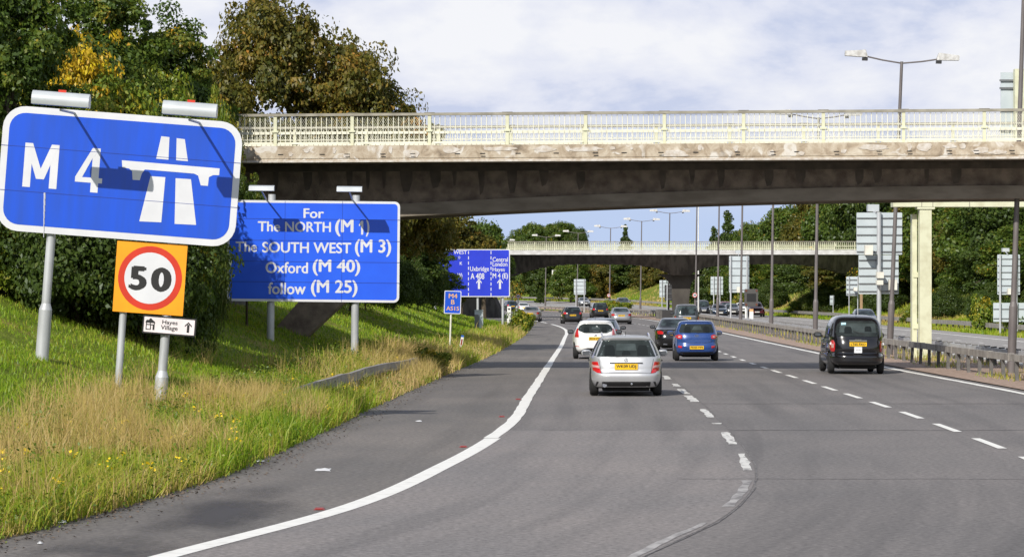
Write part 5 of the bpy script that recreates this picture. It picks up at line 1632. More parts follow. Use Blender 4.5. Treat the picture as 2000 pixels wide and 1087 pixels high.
car('saloon_car', 'glossy black saloon half hidden by the blue hatchback', 4.7, SAL, MT['pblack'], pos, h, 0.33, (-1.42, 1.40), 0.22,
    rear=[('rear_window','glass',[(-0.70,0.995),(0.70,0.995),(0.56,1.36),(-0.56,1.36)],0.010),
          ('tail_light','tail',[(0.55,0.73),(0.78,0.72),(0.83,0.80),(0.82,0.87),(0.66,0.875),(0.56,0.83)],0.014,True),
          ('lower_valance','trim',[(-0.72,0.215),(0.72,0.215),(0.68,0.33),(-0.68,0.33)],0.008)],
    side_win=[('side_window',[(-1.25,1.0),(0.9,1.0),(0.3,1.34),(-0.75,1.34)])],
    plate=('LB15 KXN',0.74,0.52,0.115), mirror=(0.65,1.02,0.86,'trim'), extras=ex_sal)

# generic bodies for the cars farther off -----------------------------
def scale_levels(lv, k, kz, dl=0.0): return [(z*kz, w*k, r_, f) for z, w, r_, f in lv]
SUV = [(0.28,0.80,0.16,0.30),(0.38,0.88,0.04,0.08),(0.52,0.92,0.0,0.0),(0.70,0.925,0.03,0.0),(0.90,0.92,0.07,0.08),(1.02,0.905,0.10,0.35),(1.08,0.885,0.14,1.0),(1.18,0.85,0.22,1.3),(1.36,0.79,0.36,1.6),(1.54,0.72,0.50,1.95),(1.62,0.66,0.55,2.15),(1.665,0.5,0.8,2.45)]
VAN = [(0.28,0.80,0.12,0.30),(0.38,0.86,0.03,0.08),(0.52,0.885,0.0,0.0),(0.75,0.89,0.02,0.0),(0.98,0.885,0.04,0.15),(1.06,0.87,0.06,0.9),(1.2,0.84,0.10,1.2),(1.5,0.775,0.20,1.55),(1.70,0.71,0.28,1.85),(1.78,0.64,0.33,2.05),(1.815,0.5,0.55,2.3)]
def rear_kit(kind):
    if kind == 'suv': return [('rear_window','glass',[(-0.66,1.09),(0.66,1.09),(0.56,1.55),(-0.56,1.55)],0.010),('tail_light','tail',[(0.62,0.86),(0.84,0.86),(0.84,1.04),(0.66,1.06)],0.014,True),('lower_valance','trim',[(-0.75,0.29),(0.75,0.29),(0.7,0.5),(-0.7,0.5)],0.008)]
    if kind == 'van': return [('rear_window','glass',[(-0.70,1.05),(0.70,1.05),(0.74,1.15),(0.62,1.70),(-0.62,1.70),(-0.74,1.15)],0.010),('tail_light','tail',[(0.76,0.70),(0.86,0.70),(0.86,0.98),(0.77,0.98)],0.014,True),('chrome_strip','chrome',[(-0.6,0.97),(0.6,0.97),(0.6,1.01),(-0.6,1.01)],0.018),('lower_valance','trim',[(-0.7,0.29),(0.7,0.29),(0.7,0.5),(-0.7,0.5)],0.008)]
    if kind == 'hatch': return [('rear_window','glass',[(-0.60,1.05),(0.60,1.05),(0.54,1.34),(-0.54,1.34)],0.010),('tail_light','tail',[(0.56,0.83),(0.82,0.83),(0.78,1.0),(0.60,1.0)],0.014,True),('lower_valance','trim',[(-0.66,0.25),(0.66,0.25),(0.60,0.42),(-0.60,0.42)],0.008)]
    return [('rear_window','glass',[(-0.70,0.995),(0.70,0.995),(0.56,1.36),(-0.56,1.36)],0.010),('tail_light','tail',[(0.56,0.72),(0.84,0.72),(0.84,0.88),(0.62,0.88)],0.014,True),('lower_valance','trim',[(-0.72,0.22),(0.72,0.22),(0.68,0.36),(-0.68,0.36)],0.008)]
def front_kit(kind):
    if kind in ('suv', 'van'):
        dz = 0.0 if kind == 'suv' else -0.02
        return [('windscreen','glass',[(-0.74,1.10),(0.74,1.10),(0.58,1.56),(-0.58,1.56)],0.006),('headlight','head',[(0.58,0.82),(0.85,0.84),(0.84,0.95),(0.60,0.93)],0.016,True),('grille','trim',[(-0.42,0.66),(0.42,0.66),(0.48,0.92),(-0.48,0.92)],0.012),('lower_intake','trim',[(-0.7,0.32),(0.7,0.32),(0.66,0.46),(-0.66,0.46)],0.01)]
    if kind == 'taxi':
        return [('windscreen','glass',[(-0.66,1.15),(0.66,1.15),(0.56,1.66),(-0.56,1.66)],0.006),('headlight','head',[(0.60,0.72),(0.68,0.70),(0.77,0.72),(0.80,0.80),(0.77,0.88),(0.68,0.91),(0.60,0.88),(0.57,0.80)],0.03,True),('grille','chrome',[(-0.34,0.66),(0.34,0.66),(0.36,0.90),(-0.36,0.90)],0.012),('bumper','trim',[(-0.86,0.36),(0.86,0.36),(0.86,0.56),(-0.86,0.56)],0.02)]
    return [('windscreen','glass',[(-0.68,1.0),(0.68,1.0),(0.56,1.36),(-0.56,1.36)],0.010),('headlight','head',[(0.56,0.64),(0.83,0.68),(0.82,0.77),(0.58,0.74)],0.016,True),('grille','trim',[(-0.40,0.56),(0.40,0.56),(0.44,0.74),(-0.44,0.74)],0.012),('lower_intake','trim',[(-0.7,0.26),(0.7,0.26),(0.66,0.40),(-0.66,0.40)],0.01)]
KIND = {'suv': (4.6, SUV, 0.36, (-1.4,1.4), [('side_window',[(-1.55,1.12),(0.85,1.12),(0.3,1.56),(-1.3,1.56)])]),
        'van': (4.6, VAN, 0.34, (-1.4,1.4), [('side_window',[(-1.9,1.08),(0.95,1.08),(0.5,1.68),(-1.75,1.68)])]),
        'hatch': (4.1, HATW, 0.31, (-1.3,1.25), [('side_window',[(-1.2,1.03),(0.75,1.0),(0.15,1.36),(-1.05,1.36)])]),
        'saloon': (4.6, SAL, 0.32, (-1.38,1.38), [('side_window',[(-1.25,1.0),(0.9,1.0),(0.3,1.34),(-0.75,1.34)])]),
        'taxi': (4.58, TAXI, 0.325, (-1.45,1.42), [('side_window',[(-1.45,1.16),(1.0,1.16),(0.55,1.62),(-1.3,1.62)])])}
def far_car(kind, name, label, px, py, mat, f=RL, yaw=0.0, plate='', k=1.0):
    L, lv, wr, ax, sw = KIND[kind]
    pos, h = rear_at(px, py, L, f)
    zp = {'suv': 0.80, 'van': 0.86, 'hatch': 0.74, 'saloon': 0.74, 'taxi': 0.9}[kind]
    return car(name, label, L, scale_levels(lv, k, 1.0), MT[mat], pos, h+yaw, wr, ax, 0.2, rear=rear_kit(kind), side_win=sw, plate=(plate, zp, 0.54, 0.13), mirror=(0.6, 1.05 if kind in ('saloon','hatch') else 1.2, 0.86, 'trim'))
far_car('hatch', 'hatchback_car', 'silver blue car just ahead of the white hatchback, mostly hidden by it', 1174, 689, 'pblueg', ML)
far_car('van', 'tall_car', 'dark boxy car with a big rear window ahead of the black saloon', 1341, 645, 'pgrey', RL, plate='EO61 HVC')
far_car('hatch', 'hatchback_car', 'black hatchback alone in the left lane near the bend', 1117, 632, 'pblack', ML, 0.03, 'GY13 OXD')
far_car('suv', 'black_suv', 'black sport utility car farthest along the right lane before the bend', 1172, 621, 'pblack', RL, 0.0, 'VK64 NFA')
far_car('saloon', 'saloon_car', 'grey saloon between the black hatchback and the far pier', 1213, 633, 'pmid', RL, 0.0, 'RJ08 UKM')
far_car('saloon', 'saloon_car', 'brownish grey saloon leaving at the left behind the tall roadside grass', 1040, 628, 'pbrown', LE, -0.10, '', 0.95)
far_car('saloon', 'saloon_car', 'white saloon at the far left bend', 1023, 611, 'pwhite', ML, 0.0)
far_car('suv', 'dark_suv', 'dark car at the left end of the queue on the bend', 998, 608, 'pnavy', LE, 0.1)

def oncoming(kind, name, label, px, Y, mat, k=1.0):
    L, lv, wr, ax, sw = KIND[kind]
    X = (px-1000)*Y/FPX
    h = heading(XC, Y)
    z = float(opp_z(Y, X-float(XC(Y)))) + 0.033
    zp = {'suv': 0.56, 'van': 0.56, 'hatch': 0.48, 'saloon': 0.48, 'taxi': 0.60}[kind]
    fr = [ (a, b, [(-x, zz) for x, zz in c][::-1] if False else c, d) + tuple(r_) for (a, b, c, d, *r_) in front_kit(kind)]
    # built facing +y, then turned to face the viewer
    return car(name, label, L, scale_levels(lv, k, 1.0), MT[mat], Vector((X, Y, z)), h + math.pi, wr, ax, 0.2, front=fr, side_win=sw, plate=('', zp, 0.52, 0.12), plate_w='plate_w', plate_face='front', mirror=(0.75, 1.05 if kind in ('saloon','hatch') else 1.2, 0.86, 'trim'), cat='taxi' if kind == 'taxi' else 'car')
oncoming('saloon', 'oncoming_car', 'silver oncoming car between the white posts of the small sign back at the bend', 1139, 492, 'pmid')
oncoming('suv', 'oncoming_suv', 'black oncoming sport utility car left of the far pier', 1217, 462, 'pblack')
oncoming('taxi', 'oncoming_taxi', 'black oncoming cab with round headlamps right of the far pier', 1372, 367, 'pblack')
oncoming('saloon', 'oncoming_car', 'dark oncoming saloon leading the queue right of the far pier', 1404, 345, 'pnavy')
oncoming('saloon', 'oncoming_car', 'dark oncoming saloon beside the white post of the grey sign back', 1429, 366, 'pgrey')
oncoming('saloon', 'oncoming_car', 'white oncoming car peeping out left of the matrix signal', 1449, 385, 'pwhite')
oncoming('suv', 'oncoming_suv', 'dark red oncoming car just right of the matrix signal', 1475, 347, 'pred')
oncoming('hatch', 'oncoming_car', 'dull red oncoming car showing only its roof behind the queue', 1417, 405, 'pred')
oncoming('hatch', 'oncoming_car', 'navy oncoming car whose roof shows over the black taxi', 1688, 226, 'pnavy')
# ------------------------------------------------------------------ trees and bushes
DARK = (0.030,0.060,0.012); MIDG = (0.060,0.105,0.018); OLIVE = (0.13,0.135,0.024); RUST = (0.22,0.11,0.025); GOLD = (0.50,0.32,0.02)
MT['leaf_green'] = M_leaf('leaf_green', [(0.0,(0.042,0.078,0.011)),(0.45,(0.088,0.143,0.018)),(0.8,(0.184,0.209,0.025)),(0.93,(0.350,0.264,0.034)),(1.0,(0.630,0.341,0.029))])
MT['leaf_brown'] = M_leaf('leaf_brown', [(0.0,(0.070,0.085,0.016)),(0.4,(0.149,0.136,0.021)),(0.7,(0.263,0.178,0.028)),(0.9,(0.438,0.202,0.029)),(1.0,(0.630,0.295,0.034))])
MT['leaf_bright'] = M_leaf('leaf_bright', [(0.0,(0.096,0.171,0.018)),(0.5,(0.210,0.264,0.025)),(0.8,(0.420,0.326,0.029)),(1.0,(0.700,0.512,0.023))])
MT['leaf_gold'] = M_leaf('leaf_gold', [(0.0,(0.210,0.217,0.023)),(0.4,(0.595,0.372,0.023)),(0.8,(0.700,0.558,0.017)),(1.0,(0.700,0.434,0.023))])
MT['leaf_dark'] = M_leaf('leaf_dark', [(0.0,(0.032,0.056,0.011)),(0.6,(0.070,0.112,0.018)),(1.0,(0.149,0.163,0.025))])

def leaf_quads(P, N, size, rng, asp=0.62):
    """kite leaves at points P with normals scattered round N"""
    n = len(P)
    N = N + rng.normal(0, 0.75, (n, 3))
    N /= np.linalg.norm(N, axis=1)[:,None] + 1e-9
    T = rng.normal(0, 1, (n, 3)); T[:,2] -= 0.5
    T -= N*np.sum(T*N, 1)[:,None]; T /= np.linalg.norm(T, axis=1)[:,None] + 1e-9
    B = np.cross(N, T)
    s = (size*rng.uniform(0.6, 1.35, n))[:,None]
    fold = N*s*0.16
    V = np.stack([P - T*s*0.5, P + B*s*asp*0.5 + T*s*0.06 + fold, P + T*s*0.55, P - B*s*asp*0.5 + T*s*0.06 + fold], 1).reshape(-1, 3)
    idx = np.arange(4*n)
    return V, idx

def crown_mesh(name, lobes, nclump, per, leaf, seed, clump_r=(0.5, 1.0), tintmid=0.45, tintvar=0.22, rag=0.25, fill=0.12):
    """lobes: (cx, cy, cz, rx, ry, rz). Clumps sit near the lobe surfaces, leaves fill each clump's shell"""
    rng = np.random.default_rng(seed)
    w = np.array([l[3]*l[4]+l[4]*l[5]+l[3]*l[5] for l in lobes]); w = w/w.sum()
    P, N, T = [], [], []
    cl = []
    for li, l in enumerate(lobes):
        for _ in range(max(3, int(round(nclump*w[li])))):
            d = rng.normal(0, 1, 3); d /= np.linalg.norm(d)
            if d[2] < -0.35: d[2] *= -0.6
            r = rng.uniform(0.72, 1.0 + rag) if rng.random() > fill else rng.uniform(0.3, 0.75)
            c = np.array(l[:3]) + d*np.array(l[3:])*r
            cr_ = rng.uniform(*clump_r)
            n = int(per*rng.uniform(0.6, 1.4)*(cr_/np.mean(clump_r))**2)
            q = rng.normal(0, 1, (n, 3)); q /= np.linalg.norm(q, axis=1)[:,None]
            rad = rng.uniform(0.25, 1.0, n)**0.55
            off = q*rad[:,None]*np.array([cr_, cr_, cr_*0.72])*rng.uniform(0.55, 1.6, 3)
            p = c + off
            p[:,2] -= 0.12*cr_*rad**2
            P.append(p); N.append(q*0.8 + d*0.5 + np.array([0,0,0.35]))
            T.append(np.clip(rng.normal(tintmid + rng.normal(0, tintvar*0.7), tintvar*0.65, n), 0, 1))
            cl.append(c)
        n = int(0.22*nclump*per*w[li])                     # loose sprays between the clumps
        q = rng.normal(0, 1, (n, 3)); q /= np.linalg.norm(q, axis=1)[:,None]
        q[:,2] = np.where(q[:,2] < -0.4, -q[:,2], q[:,2])
        P.append(np.array(l[:3]) + q*np.array(l[3:])*(rng.uniform(0.55, 1.06, n)*(0.85+0.3*vnoise(q[:,0]*4+7, q[:,1]*4+q[:,2]*5, seed)))[:,None])
        N.append(q*0.9 + np.array([0,0,0.3])); T.append(np.clip(rng.normal(tintmid, tintvar, n), 0, 1))
    P = np.concatenate(P); N = np.concatenate(N); T = np.concatenate(T)
    V, idx = leaf_quads(P, N, leaf, rng)
    me = np_mesh(name, V, 4, idx)
    set_tint(me, np.repeat(T, 4))
    return me, cl

def trunk_mesh(name, h, r, cl, seed, nl=9, base=-1.0):
    rng = random.Random(seed)
    m = MB()
    pts = [Vector((0, 0, base))]
    k = 6
    for i in range(1, k+1):
        t = i/k
        pts.append(Vector((rng.uniform(-0.12, 0.12)*h*0.12*t, rng.uniform(-0.12, 0.12)*h*0.12*t, base + (h-base)*t)))
    for i in range(k): m.tube(pts[i], pts[i+1], r*(1-0.72*i/k), r*(1-0.72*(i+1)/k), n=8, cap=(i == 0))
    for c in rng.sample(cl, min(nl, len(cl))):
        t = rng.uniform(0.3, 0.9); s = pts[0].lerp(pts[-1], t)
        c = Vector(c); mid = s.lerp(c, 0.5) + Vector((0, 0, 0.06*h))
        m.tube(s, mid, r*0.34, r*0.2, n=6, cap=False); m.tube(mid, c, r*0.2, r*0.05, n=6, cap=False)
    return m.mesh(name)

PROTO = {}
def proto(key, lobes, nclump, per, leaf, seed, th, tr, mat, **kw):
    cm, cl = crown_mesh('crown', lobes, nclump, per, leaf, seed, **kw)
    cm.materials.append(MT[mat])
    tm = trunk_mesh('trunk', th, tr, [tuple(c) for c in cl], seed)
    tm.materials.append(MT['bark'])
    PROTO[key] = (cm, tm)
def plant(key, name, label, cat, X, Y, z=None, s=1.0, rot=0.0, sz=None, group=None, sink=0.0):
    z = ground_z(X, Y) if z is None else z
    t_ = thing(name, label, cat, (X, Y, z - sink), (0, 0, rot), group)
    t_.scale = (s, s, sz if sz else s)
    cm, tm = PROTO[key]
    o = bpy.data.objects.new('crown', cm); COL.objects.link(o); o.parent = t_
    o = bpy.data.objects.new('trunk' if cat == 'tree' else 'stems', tm); COL.objects.link(o); o.parent = t_
    return t_
# prototypes, heights in metres at scale 1 ------------------------------------
proto('big', [(-2.6,0,3.4,2.6,2.4,2.0),(0,0.5,5.6,3.4,3.0,3.0),(2.6,0,4.2,2.8,2.6,2.2),(-1.2,-1,6.9,1.8,1.6,1.8),(3.9,0.2,3.2,2.2,2.0,1.9),(-3.6,0,1.6,1.6,1.8,1.4),(1.2,-1.2,2.6,3.0,2.2,1.8)], 330, 190, 0.165, 11, 6.5, 0.32, 'leaf_brown', clump_r=(0.22,0.75), rag=0.3, tintmid=0.36)
proto('tall', [(0,0,3.2,2.0,2.0,1.8),(0.3,0,5.6,1.7,1.7,1.9),(-0.7,0,4.4,1.5,1.6,1.7),(0.2,0.2,7.6,1.0,1.0,1.4),(0.9,-0.4,3.6,1.5,1.5,1.7)], 260, 190, 0.14, 12, 7.0, 0.22, 'leaf_green', clump_r=(0.16,0.55), rag=0.45, tintmid=0.42)
proto('tall2', [(0,0,2.6,2.3,2.0,1.8),(-0.4,0,4.9,1.9,1.8,1.9),(0.8,0.2,6.2,1.2,1.2,1.6),(-1.2,-0.2,6.6,0.9,0.9,1.5)], 260, 190, 0.14, 13, 6.4, 0.22, 'leaf_green', clump_r=(0.16,0.55), rag=0.5, tintmid=0.38)
proto('gold', [(0,0,2.2,1.1,1.0,0.9),(0.2,0,3.3,0.8,0.7,0.8),(-0.5,0,3.0,0.6,0.6,0.7)], 60, 42, 0.10, 14, 3.2, 0.08, 'leaf_gold', clump_r=(0.12,0.4), rag=0.5)
proto('hedge', [(0,0,1.0,1.9,1.5,1.2),(1.1,-0.2,1.4,1.3,1.2,1.1),(-1.2,0,1.5,1.2,1.2,1.1),(0.1,-0.3,2.1,1.2,1.0,0.8)], 120, 330, 0.105, 15, 1.8, 0.09, 'leaf_bright', clump_r=(0.3,0.62), tintmid=0.42, rag=0.2)
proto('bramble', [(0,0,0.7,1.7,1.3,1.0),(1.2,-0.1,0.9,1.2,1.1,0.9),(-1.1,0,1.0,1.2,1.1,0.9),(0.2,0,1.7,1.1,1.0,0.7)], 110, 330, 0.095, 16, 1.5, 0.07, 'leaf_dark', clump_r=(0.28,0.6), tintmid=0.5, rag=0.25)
proto('oak', [(0,0,3.0,3.2,3.0,2.2),(1.8,0,4.4,2.2,2.2,1.9),(-1.8,0.3,4.2,2.2,2.2,2.0),(0,0,5.8,2.0,2.0,1.6)], 190, 170, 0.24, 17, 5.6, 0.3, 'leaf_green', clump_r=(0.35,0.95), tintmid=0.42)
proto('oak2', [(0,0,2.6,3.0,2.6,2.3),(-1.4,0,4.6,2.0,2.0,2.0),(1.6,0.3,3.8,2.2,2.2,1.9),(0.6,0,6.0,1.4,1.4,1.4)], 190, 170, 0.24, 18, 5.6, 0.3, 'leaf_brown', clump_r=(0.35,0.95), tintmid=0.30)
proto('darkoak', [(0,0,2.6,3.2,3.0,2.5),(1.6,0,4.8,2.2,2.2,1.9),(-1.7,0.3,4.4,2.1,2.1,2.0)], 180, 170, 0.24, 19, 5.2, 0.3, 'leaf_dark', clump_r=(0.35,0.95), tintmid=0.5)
proto('conifer', [(0,0,1.0,1.9,1.9,1.0),(0.1,0,2.1,1.7,1.7,1.0),(0,0.1,3.2,1.4,1.4,1.0),(-0.1,0,4.3,1.1,1.1,1.0),(0.05,0,5.3,0.8,0.8,1.0),(0,0,6.3,0.5,0.5,0.9),(0,0,7.3,0.22,0.22,0.8)], 150, 75, 0.28, 20, 7.0, 0.2, 'leaf_dark', clump_r=(0.2,0.6), tintmid=0.45)
proto('shrub', [(0,0,0.6,1.0,0.9,0.7),(0.6,0,0.8,0.7,0.7,0.6),(-0.5,0,0.9,0.6,0.6,0.6)], 45, 90, 0.15, 21, 1.0, 0.05, 'leaf_bright', clump_r=(0.22,0.45), tintmid=0.35)

def XY(px, Y): return (px-1000.0)*Y/FPX
def tree_at(key, px, top_py, Y, name, label, H, s=None, cat='tree', rot=0.0, group=None, z=None, sink=0.0):
    """stand a tree of proto height H so that its top reaches the given row"""
    X = XY(px, Y); g = (ground_z(X, Y) if z is None else z) - sink
    zt = CAMH + (HOR-top_py)*Y/FPX
    sz = max(0.3, (zt-g)/H)
    return plant(key, name, label, cat, X, Y, g, s if s else sz, rot, sz, group)
# left foreground skyline
tree_at('tall2', 10, -90, 76, 'broadleaf_tree', 'tall dark green tree filling the top left corner of the photo', 8.2, 0.85, rot=0.4)
tree_at('tall', -30, -60, 86, 'broadleaf_tree', 'dark tree at the left edge behind the corner tree', 9.0, 1.3, rot=2.0)
tree_at('tall', 205, -40, 92, 'broadleaf_tree', 'tall ragged green tree with two spires above the left lamp of the M 4 sign', 9.0, 0.95, rot=1.1)
tree_at('tall2', 285, 35, 95, 'broadleaf_tree', 'green tree with pointed shoots left of the big rust tinged tree', 8.2, 0.90, rot=2.6)
tree_at('big', 590, 8, 132, 'sycamore_tree', 'large rounded rust tinged tree standing behind the near bridge railing', 8.9, 1.02, rot=0.0)
tree_at('big', 690, 100, 136, 'sycamore_tree', 'lower rust tinged tree sloping down to the railing on the right of the large one', 8.9, 0.84, rot=0.8)
tree_at('oak2', 420, 120, 124, 'sycamore_tree', 'small brownish tree in front of the large rust tinged tree at its left foot', 7.6, 0.72, rot=1.9)
tree_at('gold', 165, 85, 82, 'golden_tree', 'small tree with golden yellow autumn leaves above the M 4 sign', 4.0, 0.95, rot=0.3)
hd = 0
for (px, top, Y, s, lab) in ((60,185,84,1.15,'green hedge bush at the far left behind the M 4 sign'),(185,150,83,1.15,'bright green hedge bush below the golden tree'),(280,160,91.5,1.0,'yellow green hedge bush between the two lamps of the M 4 sign'),(335,170,92,0.8,'hedge bush behind the right lamp of the M 4 sign'),(420,200,91,0.34,'hedge bush just left of the bridge railing end')):
    tree_at('hedge', px, top, Y, 'hedge_bush', lab, 2.9, s, 'bush', rot=hd*1.3, group='hedge behind the M 4 sign'); hd += 1
# the thicket under the big sign
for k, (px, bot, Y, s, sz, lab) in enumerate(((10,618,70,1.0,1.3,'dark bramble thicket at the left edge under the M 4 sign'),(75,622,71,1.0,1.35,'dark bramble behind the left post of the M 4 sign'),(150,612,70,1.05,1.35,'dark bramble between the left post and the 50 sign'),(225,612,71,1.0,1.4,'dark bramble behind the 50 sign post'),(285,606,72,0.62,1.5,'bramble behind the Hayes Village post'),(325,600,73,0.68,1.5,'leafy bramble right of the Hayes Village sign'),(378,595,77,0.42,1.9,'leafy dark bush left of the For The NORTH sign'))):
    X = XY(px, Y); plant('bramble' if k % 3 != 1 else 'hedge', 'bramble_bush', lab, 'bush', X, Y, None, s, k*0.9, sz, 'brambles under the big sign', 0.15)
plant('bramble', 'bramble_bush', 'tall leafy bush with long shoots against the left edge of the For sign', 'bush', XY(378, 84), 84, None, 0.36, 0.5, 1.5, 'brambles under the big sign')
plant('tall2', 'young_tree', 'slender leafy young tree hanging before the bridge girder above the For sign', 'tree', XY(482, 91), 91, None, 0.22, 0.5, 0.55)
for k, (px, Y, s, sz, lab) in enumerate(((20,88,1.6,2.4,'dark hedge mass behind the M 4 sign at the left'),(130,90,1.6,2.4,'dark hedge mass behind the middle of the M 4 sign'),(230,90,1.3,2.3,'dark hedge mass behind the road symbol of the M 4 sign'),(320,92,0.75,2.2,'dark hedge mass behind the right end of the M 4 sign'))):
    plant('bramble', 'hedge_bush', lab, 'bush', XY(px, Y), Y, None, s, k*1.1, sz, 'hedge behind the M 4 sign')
# beyond the near bridge, left bank
def PXD(Y, d): return 1000 + (float(XL(Y))-d)*FPX/Y
for k, (key, px, top, Y, H, s, nm, lab) in enumerate((
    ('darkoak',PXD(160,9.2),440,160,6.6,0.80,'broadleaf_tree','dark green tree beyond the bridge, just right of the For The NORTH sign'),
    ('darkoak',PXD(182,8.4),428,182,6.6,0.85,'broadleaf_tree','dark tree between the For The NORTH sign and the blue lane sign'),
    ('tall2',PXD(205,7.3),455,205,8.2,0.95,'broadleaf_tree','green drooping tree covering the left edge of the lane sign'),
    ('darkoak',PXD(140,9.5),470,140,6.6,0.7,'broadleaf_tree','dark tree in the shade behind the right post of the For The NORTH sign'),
    ('oak2',PXD(200,10.5),400,200,7.6,0.9,'broadleaf_tree','brown tinged tree under the bridge soffit above the lane sign'),
    ('oak2',880,418,230,7.6,1.0,'broadleaf_tree','brownish tree by the white mast left of the far bridge'),
    ('oak',945,425,300,7.6,0.95,'broadleaf_tree','green tree over the left end of the far bridge'),
    ('oak',900,440,330,7.6,1.0,'broadleaf_tree','green tree behind the white mast at the left bank'))):
    tree_at(key, px, top, Y, nm, lab, H, s, rot=k*0.8)
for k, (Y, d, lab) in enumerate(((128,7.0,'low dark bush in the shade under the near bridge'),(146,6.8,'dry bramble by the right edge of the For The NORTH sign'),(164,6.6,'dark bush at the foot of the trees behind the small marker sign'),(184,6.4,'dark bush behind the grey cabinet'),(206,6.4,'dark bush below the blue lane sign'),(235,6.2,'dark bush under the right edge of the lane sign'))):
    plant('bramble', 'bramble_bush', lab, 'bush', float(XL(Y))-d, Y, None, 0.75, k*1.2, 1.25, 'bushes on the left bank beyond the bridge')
plant('shrub', 'weed_clump', 'brown tangled weed clump where the guard rail ends', 'bush', XY(840, 92), 92, None, 0.45, 0.3, 0.5)
plant('shrub', 'weed_clump', 'tall straw green weeds hiding the brownish grey saloon', 'bush', XY(1018, 190), 190, None, 0.75, 1.1, 0.95)
# behind and below the far bridge
for k, (key, px, top, Y, H, s, nm, lab) in enumerate((
    ('oak',1040,432,640,7.6,1.1,'broadleaf_tree','wide round tree behind the left part of the far bridge, its left half'),
    ('oak',1092,430,650,7.6,1.2,'broadleaf_tree','wide round tree behind the left part of the far bridge, its higher right half'),
    ('darkoak',1128,450,640,6.6,0.8,'broadleaf_tree','small dark tree at the right foot of the round trees'),
    ('oak',1000,458,560,7.6,0.8,'broadleaf_tree','low tree showing over the far bridge railing at its left end'),
    ('conifer',1222,440,600,8.1,0.9,'conifer_tree','lone pointed conifer above the far bridge left of the pier'),
    ('conifer',1421,415,470,8.1,1.35,'conifer_tree','dark pointed conifer between two lamp columns right of the pier'),
    ('conifer',1394,445,480,8.1,1.0,'conifer_tree','short dark conifer left of the pointed one'),
    ('oak',1470,430,450,7.6,0.85,'broadleaf_tree','green tree right of the pointed conifer'),
    ('oak',1502,455,455,7.6,0.6,'broadleaf_tree','small green tree at the right of the conifers'))):
    tree_at(key, px, top, Y, nm, lab, H, s, rot=k*0.8)
for k, (key, px, top, Y, H, s, lab) in enumerate((
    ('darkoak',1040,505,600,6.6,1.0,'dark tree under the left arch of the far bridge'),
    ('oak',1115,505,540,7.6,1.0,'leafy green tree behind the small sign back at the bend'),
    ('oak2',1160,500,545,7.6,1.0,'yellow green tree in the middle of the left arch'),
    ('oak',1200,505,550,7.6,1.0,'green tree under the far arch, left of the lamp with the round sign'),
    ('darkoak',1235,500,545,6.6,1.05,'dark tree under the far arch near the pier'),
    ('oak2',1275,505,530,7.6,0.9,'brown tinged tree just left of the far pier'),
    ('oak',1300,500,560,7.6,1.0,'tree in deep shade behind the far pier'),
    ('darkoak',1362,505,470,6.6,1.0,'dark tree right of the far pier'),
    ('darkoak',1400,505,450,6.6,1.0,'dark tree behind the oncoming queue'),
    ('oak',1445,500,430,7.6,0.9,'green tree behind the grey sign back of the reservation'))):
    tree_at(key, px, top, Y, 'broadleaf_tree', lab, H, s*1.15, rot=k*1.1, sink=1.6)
plant('conifer', 'bush', 'dark spiky bush on the grass bank under the left end of the far bridge', 'bush', XY(1055,540), 540, None, 0.5, 0.0, 0.35)
# right bank
right = [('oak',1500,470,450,7.6,1.0,'green tree on the right bank under the second arch'),('oak',1545,395,440,7.6,1.15,'green tree with its edge against the sky above the far bridge'),('oak2',1600,372,410,7.6,1.25,'tall olive tree above the far bridge left of the white mast'),('oak',1655,360,390,7.6,1.25,'tall dense tree behind the right white mast'),('darkoak',1720,365,350,6.6,1.2,'tall dark tree between the lamp column and the gantry'),
         ('oak',1535,510,430,7.6,1.0,'dark leafy tree low on the right bank behind the lamp columns'),('darkoak',1590,505,390,6.6,1.0,'dark tree spreading over the far barrier'),('oak2',1645,500,380,7.6,0.95,'brown tinged tree left of the big two-tier sign back'),('oak',1700,480,350,7.6,0.95,'green tree behind the big two-tier sign back'),
         ('oak',1760,400,310,7.6,1.0,'green tree just left of the gantry post'),('oak2',1795,385,300,7.6,1.05,'olive and rust tree behind the gantry post'),('oak',1850,375,285,7.6,1.15,'tall green tree right of the gantry post'),('oak2',1905,380,275,7.6,1.1,'tree with a rusty crown under the gantry beam'),('oak',1955,375,260,7.6,1.15,'tall green tree behind the sign back at the right edge'),('darkoak',2010,370,250,6.6,1.1,'dark tree cut by the right edge'),
         ('darkoak',1840,480,290,6.6,0.85,'dark tree low on the bank right of the gantry post'),('oak',1900,500,262,7.6,0.75,'low green tree beside the tall sign back'),('darkoak',1975,480,240,6.6,0.85,'dark low tree behind the wide grey panel'),('oak',2030,430,228,7.6,0.9,'green tree at the right edge behind the lamp column'),('darkoak',1765,510,305,6.6,0.8,'dark low tree behind the gantry foot')]
for k, (key, px, top, Y, H, s, lab) in enumerate(right):
    tree_at(key, px, top, Y, 'broadleaf_tree', lab, H, s*1.22, rot=k*0.9, sink=0.6)
for k, (px, Y, s, sz, lab) in enumerate(((1925,203,0.9,1.5,'bright leafy shrub at the far barrier by the lamp column'),(1780,248,0.8,0.8,'low shrub at the far barrier behind the gantry post'),(1560,350,1.0,1.2,'shrub at the foot of the right bank left of the taxi'),(1990,192,0.8,0.9,'weedy shrub under the wide grey panel'))):
    plant('shrub', 'shrub', lab, 'bush', XY(px, Y), Y, None, s, k*1.0, sz)
plant('shrub', 'shrub', 'dark clipped shrub in the reservation left of the far pier', 'bush', 14.2, 420, None, 1.6, 0.0, 1.1)

